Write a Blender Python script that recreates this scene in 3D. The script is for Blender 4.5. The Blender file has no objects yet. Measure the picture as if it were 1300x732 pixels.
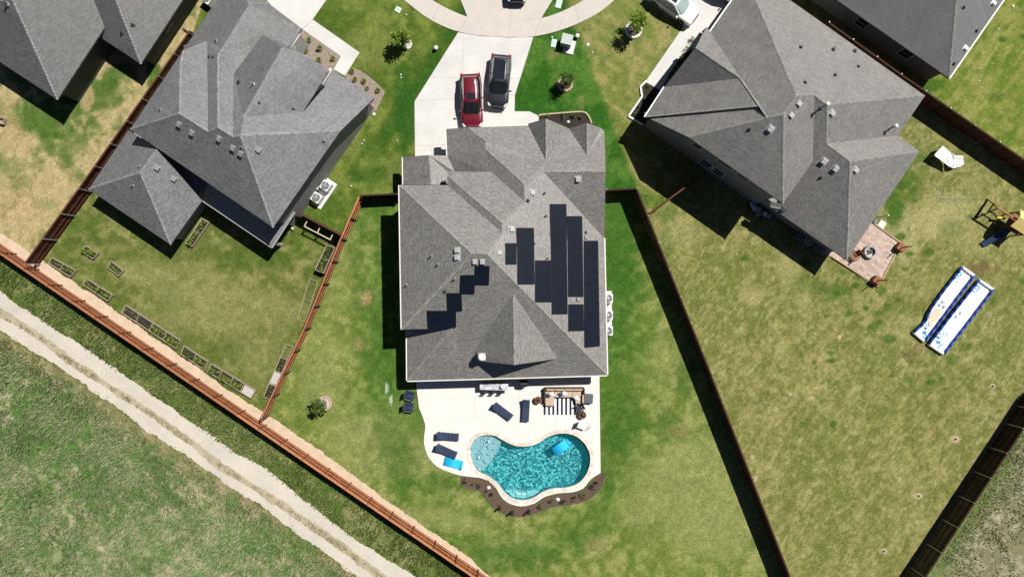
import bpy, bmesh, math, random
import numpy as np
from mathutils import Vector, Matrix
from mathutils.geometry import tessellate_polygon
random.seed(7)
RNG = np.random.default_rng(11)
CAMZ, FPX = 62.0, 861.1          # camera height (m) and focal length in photo pixels
C = bpy.context.scene.collection
R = math.radians
def P(px, py, z=0.0):            # photo pixel + real height -> world point (straight-down camera)
    k = (CAMZ - z) / FPX
    return Vector(((px - 650) * k, -(py - 366) * k, z))
def P2(px, py, z=0.0):
    p = P(px, py, z); return Vector((p.x, p.y))
def lin(c): return c/12.92 if c <= .04045 else ((c+.055)/1.055)**2.4
LIT = 1.75
def alb(r, g, b, k=LIT):         # sunlit picture value -> surface albedo
    return tuple(min(.85, lin(v/255)/k) for v in (r, g, b))

# ------------------------------------------------------------------ materials
def nodes(name):
    m = bpy.data.materials.new(name); m.use_nodes = True
    nt = m.node_tree; b = nt.nodes['Principled BSDF']
    return m, nt, b
def N(nt, t, **kw):
    n = nt.nodes.new(t)
    for k, v in kw.items(): setattr(n, k, v)
    return n
def mixc(nt, fac, a, b, mode='MIX'):
    n = N(nt, 'ShaderNodeMix', data_type='RGBA', blend_type=mode)
    for s, v in ((n.inputs[0], fac), (n.inputs[6], a), (n.inputs[7], b)):
        if hasattr(v, 'is_output'): nt.links.new(v, s)
        elif isinstance(v, (int, float)): s.default_value = v
        else: s.default_value = (*v[:3], 1)
    return n.outputs[2]
def ramp(nt, src, lo, hi, a=0.0, b=1.0):
    n = N(nt, 'ShaderNodeMapRange'); nt.links.new(src, n.inputs[0])
    n.inputs[1].default_value = lo; n.inputs[2].default_value = hi
    n.inputs[3].default_value = a; n.inputs[4].default_value = b
    return n.outputs[0]
def noise(nt, vec, scale, detail=4, rough=.6):
    n = N(nt, 'ShaderNodeTexNoise'); n.inputs['Scale'].default_value = scale
    n.inputs['Detail'].default_value = detail; n.inputs['Roughness'].default_value = rough
    if vec is not None: nt.links.new(vec, n.inputs['Vector'])
    return n.outputs['Fac']
def bump(nt, b, h, strength=.4, dist=.03):
    n = N(nt, 'ShaderNodeBump'); n.inputs['Strength'].default_value = strength
    n.inputs['Distance'].default_value = dist
    nt.links.new(h, n.inputs['Height']); nt.links.new(n.outputs[0], b.inputs['Normal'])
_M = {}
def mat(name, col, var=.15, scale=4., rough=.75, metal=0., bmp=0., spec=.4, col2=None, fine=0., coat=0.):
    if name in _M: return _M[name]
    m, nt, b = nodes(name)
    tc = N(nt, 'ShaderNodeTexCoord').outputs['Object']
    f = noise(nt, tc, scale)
    a = tuple(c*(1-var) for c in col); c2 = col2 or tuple(min(1, c*(1+var)) for c in col)
    o = mixc(nt, ramp(nt, f, .3, .7), a, c2)
    if fine:
        g = noise(nt, tc, scale*12, 3)
        o = mixc(nt, 1.0, o, mixc(nt, ramp(nt, g, .3, .7), (1-fine,)*3, (1+fine,)*3), 'MULTIPLY')
    nt.links.new(o, b.inputs['Base Color'])
    b.inputs['Roughness'].default_value = rough; b.inputs['Metallic'].default_value = metal
    b.inputs['Specular IOR Level'].default_value = spec
    if coat: b.inputs['Coat Weight'].default_value = coat; b.inputs['Coat Roughness'].default_value = .05
    if bmp: bump(nt, b, noise(nt, tc, scale*6), bmp)
    _M[name] = m; return m
def mat_island(name, cols, rough=.7, trans=0.25):      # leaf / blade material: every blade its own tint
    m, nt, b = nodes(name)
    g = N(nt, 'ShaderNodeNewGeometry')
    r = N(nt, 'ShaderNodeValToRGB'); nt.links.new(g.outputs['Random Per Island'], r.inputs[0])
    e = r.color_ramp.elements
    while len(e) < len(cols): e.new(.5)
    for i, c in enumerate(cols): e[i].position = i/(len(cols)-1); e[i].color = (*c, 1)
    nt.links.new(r.outputs[0], b.inputs['Base Color']); b.inputs['Roughness'].default_value = rough
    b.inputs['Specular IOR Level'].default_value = .2
    if trans:
        t = N(nt, 'ShaderNodeBsdfTranslucent'); nt.links.new(r.outputs[0], t.inputs[0])
        mx = N(nt, 'ShaderNodeMixShader'); mx.inputs[0].default_value = trans
        nt.links.new(b.outputs[0], mx.inputs[1]); nt.links.new(t.outputs[0], mx.inputs[2])
        nt.links.new(mx.outputs[0], nt.nodes['Material Output'].inputs[0])
    return m
def mat_shingle(name, col, var=.45, rowdark=.45, rowh=.145, speck=.3):
    m, nt, b = nodes(name); col = tuple(c*.66 for c in col)
    uv = N(nt, 'ShaderNodeTexCoord').outputs['UV']
    # tab brightness: one random value per shingle tab, two tab grids laid over each other
    br = N(nt, 'ShaderNodeTexBrick'); nt.links.new(uv, br.inputs['Vector'])
    for k, v in dict(Scale=1., ).items(): br.inputs[k].default_value = v
    br.inputs['Brick Width'].default_value = .32; br.inputs['Row Height'].default_value = rowh
    br.inputs['Mortar Size'].default_value = .012; br.inputs['Mortar Smooth'].default_value = .6
    br.inputs['Color1'].default_value = (*[c*(1-var) for c in col], 1)
    br.inputs['Color2'].default_value = (*[c*(1+var) for c in col], 1)
    br.inputs['Mortar'].default_value = (*[c*rowdark for c in col], 1)
    br.offset = .5; br.inputs['Bias'].default_value = 0
    mp = N(nt, 'ShaderNodeMapping'); nt.links.new(uv, mp.inputs[0]); mp.inputs['Scale'].default_value = (2.2, .16, 1)
    n3 = noise(nt, mp.outputs[0], 1., 4, .7)
    n1 = noise(nt, uv, .5, 5); n2 = noise(nt, uv, 5.5, 4, .75)
    o = mixc(nt, 1., br.outputs[0], mixc(nt, ramp(nt, n1, .3, .7), (.9,)*3, (1.09,)*3), 'MULTIPLY')
    o = mixc(nt, 1., o, mixc(nt, ramp(nt, n2, .34, .68), (1-speck,)*3, (1+speck,)*3), 'MULTIPLY')
    o = mixc(nt, 1., o, mixc(nt, ramp(nt, n3, .3, .7), (.9,)*3, (1.08,)*3), 'MULTIPLY')
    nt.links.new(o, b.inputs['Base Color']); b.inputs['Roughness'].default_value = .57
    b.inputs['Specular IOR Level'].default_value = .95
    return m
def mat_brick(name, col, mort, w=.3, h=.09, rot=(90, 0, 35)):
    m, nt, b = nodes(name)
    uv = N(nt, 'ShaderNodeTexCoord').outputs['Object']
    mp = N(nt, 'ShaderNodeMapping'); nt.links.new(uv, mp.inputs[0]); mp.inputs['Rotation'].default_value = tuple(R(q) for q in rot)
    br = N(nt, 'ShaderNodeTexBrick'); nt.links.new(mp.outputs[0], br.inputs['Vector']); br.inputs['Scale'].default_value = 1
    br.inputs['Brick Width'].default_value = w; br.inputs['Row Height'].default_value = h; br.inputs['Mortar Size'].default_value = .01
    br.inputs['Color1'].default_value = (*[c*.75 for c in col], 1); br.inputs['Color2'].default_value = (*[c*1.25 for c in col], 1)
    br.inputs['Mortar'].default_value = (*mort, 1)
    nt.links.new(br.outputs[0], b.inputs['Base Color']); b.inputs['Roughness'].default_value = .9
    return m
def mat_attr(name, rough=.95, fs=(26, 7), amp=.42, bmp=.35):   # ground: colour painted per vertex (patches of grass, soil) x fine blade noise
    m, nt, b = nodes(name)
    a = N(nt, 'ShaderNodeAttribute', attribute_name='Col')
    tc = N(nt, 'ShaderNodeTexCoord').outputs['Object']
    n1 = noise(nt, tc, fs[0]/4, 6, .75); n2 = noise(nt, tc, fs[1]/4, 5, .7)
    o = mixc(nt, 1., a.outputs[0], mixc(nt, ramp(nt, n1, .32, .68), (1-amp,)*3, (1+amp,)*3), 'MULTIPLY')
    o = mixc(nt, 1., o, mixc(nt, ramp(nt, n2, .3, .7), (.86,)*3, (1.14,)*3), 'MULTIPLY')
    nt.links.new(o, b.inputs['Base Color']); b.inputs['Roughness'].default_value = rough; b.inputs['Specular IOR Level'].default_value = .1
    bump(nt, b, n1, bmp, .05)
    return m

# ------------------------------------------------------------------ mesh builder
LOC = {}
class MB:
    def __init__(s): s.v = []; s.f = []; s.uv = []; s.mi = []
    def add(s, vs, fs, uv=None, mi=0):
        n = len(s.v); s.v += [tuple(v) for v in vs]
        for i, f in enumerate(fs):
            s.f.append([n+k for k in f]); s.uv.append(uv[i] if uv else None); s.mi.append(mi)
        return s
    def box(s, c, d, rz=0., tilt=None, mi=0):
        x, y, z = (q/2 for q in d)
        vs = [Vector((a*x, b*y, e*z)) for e in (-1, 1) for a, b in ((-1, -1), (1, -1), (1, 1), (-1, 1))]
        M = Matrix.Rotation(rz, 3, 'Z')
        if tilt: M = M @ Matrix.Rotation(tilt[0], 3, tilt[1])
        vs = [M @ v + Vector(c) for v in vs]
        return s.add(vs, [(3, 2, 1, 0), (4, 5, 6, 7), (0, 1, 5, 4), (1, 2, 6, 5), (2, 3, 7, 6), (3, 0, 4, 7)], mi=mi)
    def bar(s, a, b, w, h, mi=0):                    # rectangular bar from a to b
        a, b = Vector(a), Vector(b); d = (b-a); L = d.length; d.normalize()
        up = Vector((0, 0, 1)) if abs(d.z) < .95 else Vector((0, 1, 0))
        sd = d.cross(up).normalized(); up = sd.cross(d)
        vs = [p + sd*(i*w/2) + up*(j*h/2) for p in (a, b) for i, j in ((-1, -1), (1, -1), (1, 1), (-1, 1))]
        return s.add(vs, [(0, 1, 2, 3), (7, 6, 5, 4), (4, 5, 1, 0), (5, 6, 2, 1), (6, 7, 3, 2), (7, 4, 0, 3)], mi=mi)
    def tube(s, a, b, r0, r1=None, n=10, cap=True, mi=0):
        a, b = Vector(a), Vector(b); r1 = r0 if r1 is None else r1; d = (b-a).normalized()
        u = d.orthogonal().normalized(); w = d.cross(u)
        vs = [p + (u*math.cos(t) + w*math.sin(t))*r for p, r in ((a, r0), (b, r1)) for t in [2*math.pi*i/n for i in range(n)]]
        fs = [(i, (i+1) % n, n+(i+1) % n, n+i) for i in range(n)]
        if cap: fs += [tuple(range(n-1, -1, -1)), tuple(range(n, 2*n))]
        return s.add(vs, fs, mi=mi)
    def path(s, pts, r, n=8, mi=0):
        for a, b in zip(pts, pts[1:]): s.tube(a, b, r, n=n, mi=mi)
        return s
    def lathe(s, c, prof, n=20, mi=0):               # profile (radius, z) round a vertical axis
        c = Vector(c); vs = []; fs = []
        for r, z in prof: vs += [c+Vector((r*math.cos(2*math.pi*i/n), r*math.sin(2*math.pi*i/n), z)) for i in range(n)]
        for k in range(len(prof)-1):
            fs += [(k*n+i, k*n+(i+1) % n, (k+1)*n+(i+1) % n, (k+1)*n+i) for i in range(n)]
        if prof[-1][0] > .001: fs.append(tuple(range((len(prof)-1)*n, len(prof)*n)))
        return s.add(vs, fs, mi=mi)
    def prism(s, pts, z0, z1, hole=None, mi=0):      # flat slab, outline in plan, optional hole
        def ccw(q): return q if sum(a.x*b.y-b.x*a.y for a, b in zip(q, q[1:]+q[:1])) > 0 else q[::-1]
        pts = ccw([Vector((p[0], p[1])) for p in pts]); loops = [pts]
        if hole: loops.append(ccw([Vector((p[0], p[1])) for p in hole])[::-1])
        flat = [p for l in loops for p in l]; n = len(flat)
        tris = tessellate_polygon([[Vector((p.x, p.y, 0)) for p in l] for l in loops])
        fs = []
        for t in tris:
            a, b, c = (flat[i] for i in t)
            t = tuple(t) if (b.x-a.x)*(c.y-a.y)-(b.y-a.y)*(c.x-a.x) > 0 else tuple(t)[::-1]
            fs.append(t)
            if z0 < z1: fs.append(tuple(i+n for i in t[::-1]))
        vs = [(p.x, p.y, z1) for p in flat]
        if z0 < z1:
            vs += [(p.x, p.y, z0) for p in flat]; o = 0
            for l in loops:
                m = len(l)
                fs += [(o+i, o+n+i, o+n+(i+1) % m, o+(i+1) % m) for i in range(m)]; o += m
        return s.add(vs, fs, mi=mi)
    def loft(s, rings, cap=True, mi=0):
        n = len(rings[0]); vs = [p for r in rings for p in r]; fs = []
        for k in range(len(rings)-1):
            fs += [(k*n+i, k*n+(i+1) % n, (k+1)*n+(i+1) % n, (k+1)*n+i) for i in range(n)]
        if cap: fs += [tuple(range(n-1, -1, -1)), tuple(range((len(rings)-1)*n, len(rings)*n))]
        return s.add(vs, fs, mi=mi)
    def leaves(s, c, rad, n, size, clumps=9, up=.3):
        c = Vector(c); cl = []
        for _ in range(clumps):
            d = Vector((random.gauss(0, 1), random.gauss(0, 1), random.gauss(0, 1))).normalized()*random.uniform(.35, .85)
            cl.append((Vector((d.x*rad[0], d.y*rad[1], d.z*rad[2])), random.uniform(.25, .5)))
        for _ in range(n):
            o, q = random.choice(cl)
            p = c + o + Vector((random.gauss(0, .5)*rad[0], random.gauss(0, .5)*rad[1], random.gauss(0, .5)*rad[2]))*q
            a = Vector((random.gauss(0, 1), random.gauss(0, 1), random.gauss(0, 1))).normalized()
            nrm = Vector((random.gauss(0, 1), random.gauss(0, 1), random.gauss(0, 1)+up))
            b = nrm.cross(a).normalized(); L = size*random.uniform(.7, 1.4)
            p.z = max(p.z, .02)
            s.add([p-a*L, p+b*L*.45, p+a*L, p-b*L*.45], [(0, 1, 2, 3)])
        return s
    def build(s, name, m, parent=None, off=None, smooth=False, bevel=0., world=False, subd=0):
        me = bpy.data.meshes.new(name)
        if world and parent is not None: off = LOC[parent]
        o3 = Vector(off) if off is not None else Vector((0, 0, 0))
        me.from_pydata([tuple(Vector(v)-o3) for v in s.v], [], s.f)
        for k in (m if isinstance(m, (list, tuple)) else [m]): me.materials.append(k)
        if any(s.mi): me.polygons.foreach_set('material_index', s.mi)
        if any(u for u in s.uv):
            l = me.uv_layers.new(name='UVMap')
            for p, u in zip(me.polygons, s.uv):
                if u:
                    for li, q in zip(p.loop_indices, u): l.data[li].uv = q
        if smooth: me.polygons.foreach_set('use_smooth', [True]*len(me.polygons))
        me.update()
        o = bpy.data.objects.new(name, me); C.objects.link(o)
        if parent is not None:
            o.parent = parent; LOC[o] = LOC.get(parent, Vector((0, 0, 0)))
        elif off is not None: o.location = o3; LOC[o] = o3
        if bevel:
            md = o.modifiers.new('Bevel', 'BEVEL'); md.width = bevel; md.segments = 2; md.limit_method = 'ANGLE'
        if subd:
            md = o.modifiers.new('Subdivision', 'SUBSURF'); md.levels = md.render_levels = subd
        return o
def tag(o, label=None, cat=None, group=None, kind=None):
    for k, v in (('label', label), ('category', cat), ('group', group), ('kind', kind)):
        if v: o[k] = v
    return o
def thing(name, label, cat, loc=(0, 0, 0), rz=0., group=None):
    o = bpy.data.objects.new(name, None); C.objects.link(o); o.empty_display_size = .3
    o.location = loc; o.rotation_euler = (0, 0, rz); LOC[o] = Vector(loc)
    return tag(o, label, cat, group)
def copy_tree(o, parent=None):
    c = o.copy(); C.objects.link(c)
    if parent is not None: c.parent = parent
    LOC[c] = LOC.get(o, Vector((0, 0, 0)))
    for ch in list(o.children): copy_tree(ch, c)
    return c
def again(o, label, loc, rz=0., scale=None):
    c = copy_tree(o); c['label'] = label; c.location = loc; c.rotation_euler = (0, 0, rz)
    if scale: c.scale = scale
    return c
def struct(o): o['kind'] = 'structure'; return o
def px_poly(pts, z=0.): return [P2(x, y, z) for x, y in pts]
def smooth_loop(pts, k=3):                            # Catmull-Rom through closed outline
    out = []; n = len(pts)
    for i in range(n):
        a, b, c, d = (Vector(pts[(i+j-1) % n]) for j in range(4))
        for t in range(k):
            t /= k
            out.append(.5*((2*b)+(c-a)*t+(2*a-5*b+4*c-d)*t*t+(3*b-a-3*c+d)*t**3))
    return out
def smooth_line(pts, k=4):
    out = []; n = len(pts)
    for i in range(n-1):
        a, b, c, d = (Vector(pts[min(max(i+j-1, 0), n-1)]) for j in range(4))
        for t in range(k):
            t /= k
            out.append(.5*((2*b)+(c-a)*t+(2*a-5*b+4*c-d)*t*t+(3*b-a-3*c+d)*t**3))
    return out+[Vector(pts[-1])]
def offset_loop(pts, d):
    n = len(pts); out = []
    ar = sum(pts[i].x*pts[(i+1) % n].y-pts[(i+1) % n].x*pts[i].y for i in range(n))
    for i in range(n):
        e1 = (pts[i]-pts[i-1]).normalized(); e2 = (pts[(i+1) % n]-pts[i]).normalized()
        n1 = Vector((e1.y, -e1.x)); n2 = Vector((e2.y, -e2.x)); q = (n1+n2)
        q = q.normalized()/max(.5, math.sqrt(max(.01, (1+n1.dot(n2))/2))) if q.length > 1e-5 else n1
        out.append(pts[i]+q*(d if ar > 0 else -d))
    return out

# ------------------------------------------------------------------ world, sun, camera
sc = bpy.context.scene
SUN = Vector((.5, .43, 1.)).normalized()              # towards the sun, read off the cast shadows
w = bpy.data.worlds.new('World'); sc.world = w; w.use_nodes = True
nt = w.node_tree; bg = nt.nodes['Background']
sky = nt.nodes.new('ShaderNodeTexSky'); sky.sky_type = 'NISHITA'; sky.sun_disc = False
sky.air_density = .45; sky.dust_density = .3; sky.altitude = 300
sky.sun_elevation = math.asin(SUN.z); sky.sun_rotation = math.atan2(SUN.x, SUN.y)
nt.links.new(sky.outputs[0], bg.inputs[0]); bg.inputs[1].default_value = .05
sl = bpy.data.lights.new('sun', 'SUN'); sl.energy = 5.0; sl.angle = R(.5); sl.color = (1, .955, .89)
so = bpy.data.objects.new('sun', sl); C.objects.link(so); so.location = SUN*50
so.rotation_euler = SUN.to_track_quat('Z', 'Y').to_euler()
cd = bpy.data.cameras.new('camera'); cam = bpy.data.objects.new('camera', cd); C.objects.link(cam)
cam.location = (0, 0, CAMZ); cd.sensor_width = 36; cd.angle = 2*math.atan(650/FPX); cd.clip_end = 2000; cd.clip_start = .5
sc.camera = cam
vs = sc.view_settings; vs.view_transform = 'Standard'; vs.look = 'None'; vs.exposure = .42; vs.gamma = 1; vs.use_curve_mapping = False

# ------------------------------------------------------------------ ground
def vnoise(x, y, seed):
    xi = np.floor(x).astype(np.int64); yi = np.floor(y).astype(np.int64); fx = x-xi; fy = y-yi
    fx = fx*fx*(3-2*fx); fy = fy*fy*(3-2*fy)
    def h(a, b):
        n = (a*374761393+b*668265263+seed*1442695041) & 0xffffffff
        n = ((n ^ (n >> 13))*1274126177) & 0xffffffff
        return ((n ^ (n >> 16)) & 0xffffff)/float(0xffffff)
    return (h(xi, yi)*(1-fx)+h(xi+1, yi)*fx)*(1-fy)+(h(xi, yi+1)*(1-fx)+h(xi+1, yi+1)*fx)*fy
def fbm(x, y, seed, o=4):
    t = 0; a = .5; s = 0
    for i in range(o): t = t+a*vnoise(x*2**i+17*i, y*2**i+5*i, seed+i); s += a; a *= .55
    return t/s
def inpoly(x, y, poly):
    c = np.zeros(x.shape, bool); n = len(poly); j = n-1
    for i in range(n):
        (xi, yi), (xj, yj) = poly[i], poly[j]
        if yi != yj: c ^= ((yi > y) != (yj > y)) & (x < (xj-xi)*(y-yi)/(yj-yi)+xi)
        j = i
    return c
def ssm(v, a, b):
    t = np.clip((v-a)/(b-a), 0, 1); return t*t*(3-2*t)
ROOFS={'M': {'rot': 1.2,'v': {'a':(-9.491,8.695,4.849),'d':(-9.294,-3.452,4.833),'b':(-3.206,2.766,7.871),'n1':(-5.409,8.694,4.852),'n2':(-0.797,4.504,7.064),'c':(-2.012,2.767,7.857),'n4':(-5.442,9.511,4.85),'n3':(-0.797,5.32,7.073),'n5':(-5.446,9.83,4.809),'n6':(-4.455,9.841,4.741),'n7':(-1.768,9.836,4.772),'n8':(1.039,7.163,6.077),'g0':(-5.746,13.931,2.673),'g1':(-3.736,13.856,3.513),'g2':(-2.261,12.507,4.22),'g3':(-2.228,11.829,4.387),'g4':(1.027,8.598,6.041),'n7_W4':(-1.773,9.867,4.592),'nv':(-5.019,10.175,2.8),'g5':(-5.64,11.568,2.775),'q0':(1.431,14.076,3.304),'q1':(2.855,10.756,4.825),'q2':(2.633,9.744,5.31),'e1':(8.067,4.413,2.627),'e2':(8.332,-7.573,2.606),'w0':(-9.567,11.515,2.517),'w1':(-7.159,11.464,3.622),'w2':(-6.984,8.917,3.61),'w3_W7':(-9.543,9.093,2.455),'n5_E8':(-5.635,10.17,2.831),'n1_E8':(-5.601,9.002,2.826),'s1':(-9.175,-8.071,2.599),'s2':(-5.052,-3.364,4.76),'s3_W10':(-9.2,-3.584,2.659),'q3':(7.836,9.746,5.296),'q4':(8.028,13.62,3.065),'q5':(7.733,13.926,3.074),'q6':(6.35,11.297,4.438),'q7':(4.948,13.878,3.073),'p1':(2.855,14.309,4.825),'q8':(1.404,14.246,3.304),'p2':(6.35,14.038,4.438),'k0':(0.097,-0.414,6.254),'k1':(0.194,-6.28,6.254),'k3':(-2.972,-6.215,3.828),'k2':(-3.175,-5.337,3.828),'k4':(3.948,-6.057,3.393)},
'f': [('W','a d b'),('N','a n1 n2 c b'),('W','n4 n3 n2 n1'),('N','n5 n6 n7 n8 n3 n4'),('W','g0 g1 g2 g3 g4 n8 n7_W4 nv g5'),('N','g1 q0 q1 q2 g4 g3 g2'),('E','c n2 n3 n8 g4 q2 e1 e2'),('W','w0 w1 w2 w3_W7'),('E','w1 g5 nv n5_E8 n1_E8 w2'),('S','b c e2 s1 s2 d'),('W','s3_W10 s2 s1'),('S','q2 q3 e1'),('N','q2 q3 q4 q5 q6 q7 q1'),('W','p1 q8 q1'),('E','p1 q7 q1'),('W','p2 q7 q6'),('E','p2 q5 q6'),('W','k0 k1 k3 k2'),('E','k0 k4 k1')]},'R': {'rot': -35.3,'v': {'P2':(14.607,12.489,5.899),'P3':(22.416,7.018,5.888),'P4':(21.273,13.639,8.858),'V2':(20.204,13.457,8.404),'T0':(18.979,24.808,3.634),'T1':(20.593,24.391,4.614),'P5':(22.282,15.122,8.85),'V1':(18.761,17.246,6.275),'V0':(17.054,22.063,3.634),'T2':(24.151,25.076,3.004),'P8':(35.919,16.744,3.007),'P7':(25.156,14.63,7.886),'P6':(24.125,15.393,7.9),'P9':(24.876,10.473,5.88),'P10':(25.708,11.827,6.56),'P11':(27.647,10.347,6.559),'P12':(29.148,2.469,2.942),'B0':(22.391,7.153,2.947),'B1_S4':(22.59,7.507,3.231),'P3_S4':(23.398,7.325,3.431),'P9_S4':(24.979,10.517,5.648),'P13':(33.572,13.292,3.002),'P14':(35.424,11.883,3.022),'G2':(13.181,17.389,3.371),'S0':(19.879,14.563,7.829),'P1':(11.476,14.768,3.423),'P1b':(11.729,14.764,3.28),'S1':(20.019,14.43,7.62),'G0':(16.742,22.476,3.634),'G1':(15.072,19.751,6.275)},
'f': [('S','P2 P3 P4 V2'),('W','T0 T1 P5 P4 V2 V1 V0'),('N','T1 T2 P8 P7 P6 P5'),('E','P4 P5 P6 P9 P3'),('S','P6 P7 P10 P11 P12 B0 B1_S4 P3_S4 P9_S4'),('E','P7 P8 P13 P10'),('N','P10 P13 P14 P11'),('E','P11 P14 P12'),('W','G2 V1 S0 P1'),('W','P1b S1 V2 P2'),('N','G0 G1 V1 V0'),('S','G1 G2 V1'),('S','P1 S0 S1 P1b'),('N','V1 V2 S1 S0')]},'L': {'rot': -34.2,'v': {'C0':(-31.858,13.236,5.437),'C1':(-26.594,13.98,7.773),'C2':(-24.309,12.507,7.771),'C3':(-23.314,12.755,8.265),'C4':(-22.124,11.983,8.259),'C5':(-21.413,12.041,8.554),'C6':(-19.924,5.07,5.453),'m3':(-21.498,13.693,7.713),'E0':(-17.383,14.572,5.832),'E1':(-15.624,19.023,2.99),'E2':(-11.992,16.542,2.994),'E3':(-14.325,13.109,5.418),'l0':(-37.079,8.69,2.609),'l4':(-31.156,9.693,5.22),'l3':(-29.705,11.671,5.222),'l5':(-33.625,13.844,2.545),'l1':(-29.892,3.827,2.622),'l2':(-27.158,7.695,2.569),'R3':(-20.61,20.981,5.891),'m2':(-18.348,19.254,7.818),'D5':(-23.101,17.799,5.713),'A5':(-16.576,18.848,6.891),'A4':(-15.153,17.988,5.878),'A6':(-17.224,14.771,5.82),'D0':(-27.501,18.539,5.79),'D6':(-27.544,19.924,5.189),'D3':(-26.079,21.187,3.972),'D4':(-24.565,19.402,5.366),'R1':(-24.308,20.078,5.09),'R0':(-22.022,23.806,5.106),'AN':(-24.413,27.243,2.7),'D6_W10':(-28.735,20.786,2.734),'R2':(-22.192,20.376,4.093),'R3_E12':(-21.278,21.661,4.073),'m2_E12':(-19.932,20.917,3.139),'A3_E12':(-19.0,20.82,2.636),'A2':(-19.304,21.047,2.908),'A1':(-18.32,22.622,2.917),'A0':(-20.66,24.139,4.611),'A3':(-17.635,19.324,6.9)},
'f': [('S','C0 C1 C2 C3 C4 C5 C6'),('N','m3 E0 E1 E2 E3 C5'),('E','C5 E3 C6'),('W','l0 l4 l3 l5'),('S','l0 l4 l1'),('E','l4 l3 l2 l1'),('W','R3 m2 m3 C5 C4 D5'),('E','m2 A5 A4 A6 E0 m3'),('W','C0 C1 D0 D6'),('N','C1 C2 D3 D6 D0'),('W','C2 C3 D4 R1 R0 AN D6_W10 D3'),('N','C3 C4 D5 R2 R1 D4'),('E','R0 R1 R2 R3_E12 m2_E12 A3_E12 A2 A1 A0'),('N','m2 A3 A4 A5'),('N','R0 AN A0')]}}
STEP = 2.2
POOL_PX = [(597,571),(598.4,563),(605,555),(614.8,551.5),(628,552),(638,557.5),(650.3,563.6),(664,566),(680.4,563),(694,554.4),
           (710.5,549.3),(726.9,551),(740.5,560),(748.5,573.9),(749.3,587.5),(744.6,601.2),(735,612.5),(718.7,618.6),(702.3,619.5),(688.6,624),
           (677.7,631),(664,634.5),(650.3,631.8),(639.4,623),(631.2,612.5),(620.3,604),(608,598.3),(599.8,587)]
POOL = smooth_loop(px_poly(POOL_PX), 3)
ZL = [(41,323),(244,44),(384,272),(439,304),(341,527)]
ZM = [(462,252.6),(508,247),(770,246),(802,243),(998,737),(1010,800),(690,800),(341,527),(439,304)]
ZT = [(41,323),(244,44),(262,-10),(262,-160),(-160,-160),(-160,190),(-5,300)]
ZR = [(802,243),(830,268),(893,222),(1080,40),(1150,95),(1320,225),(1320,540),(1185,740),(1150,800),(1010,800),(998,737)]
ZQ = [(1080,40),(1150,97),(1310,212),(1460,330),(1460,-160),(1040,-160),(1040,0)]
ROADU = [(-160,262),(0,366),(24,387),(72,418),(125,452),(164,481),(212,512),(269,553),(300,575),(330,589),(395,642),(443,677),(490,706),(522,728),(640,812)]
ROADL = [(-160,322),(0,420),(38,445),(87,474),(135,507),(183,545),(231,573),(289,615),(330,642),(388,684),(427,712),(455,734),(560,812)]
F1B = [(-160,205),(0,312),(150,420),(330,540),(470,634),(612,733),(700,795)]   # foot of the long back fence
FIELD = ROADL+[(-160,812)]
VERGE = F1B[::-1]+ROADU
CORNER = [(1298,512),(1460,300),(1460,812),(1120,812),(1172,733)]
LEFTFRONT = [(462,252),(508,247),(508,195),(527,195),(527,128),(584,40),(560,0),(560,-160),(262,-160),(262,0),(244,44)]

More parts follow.
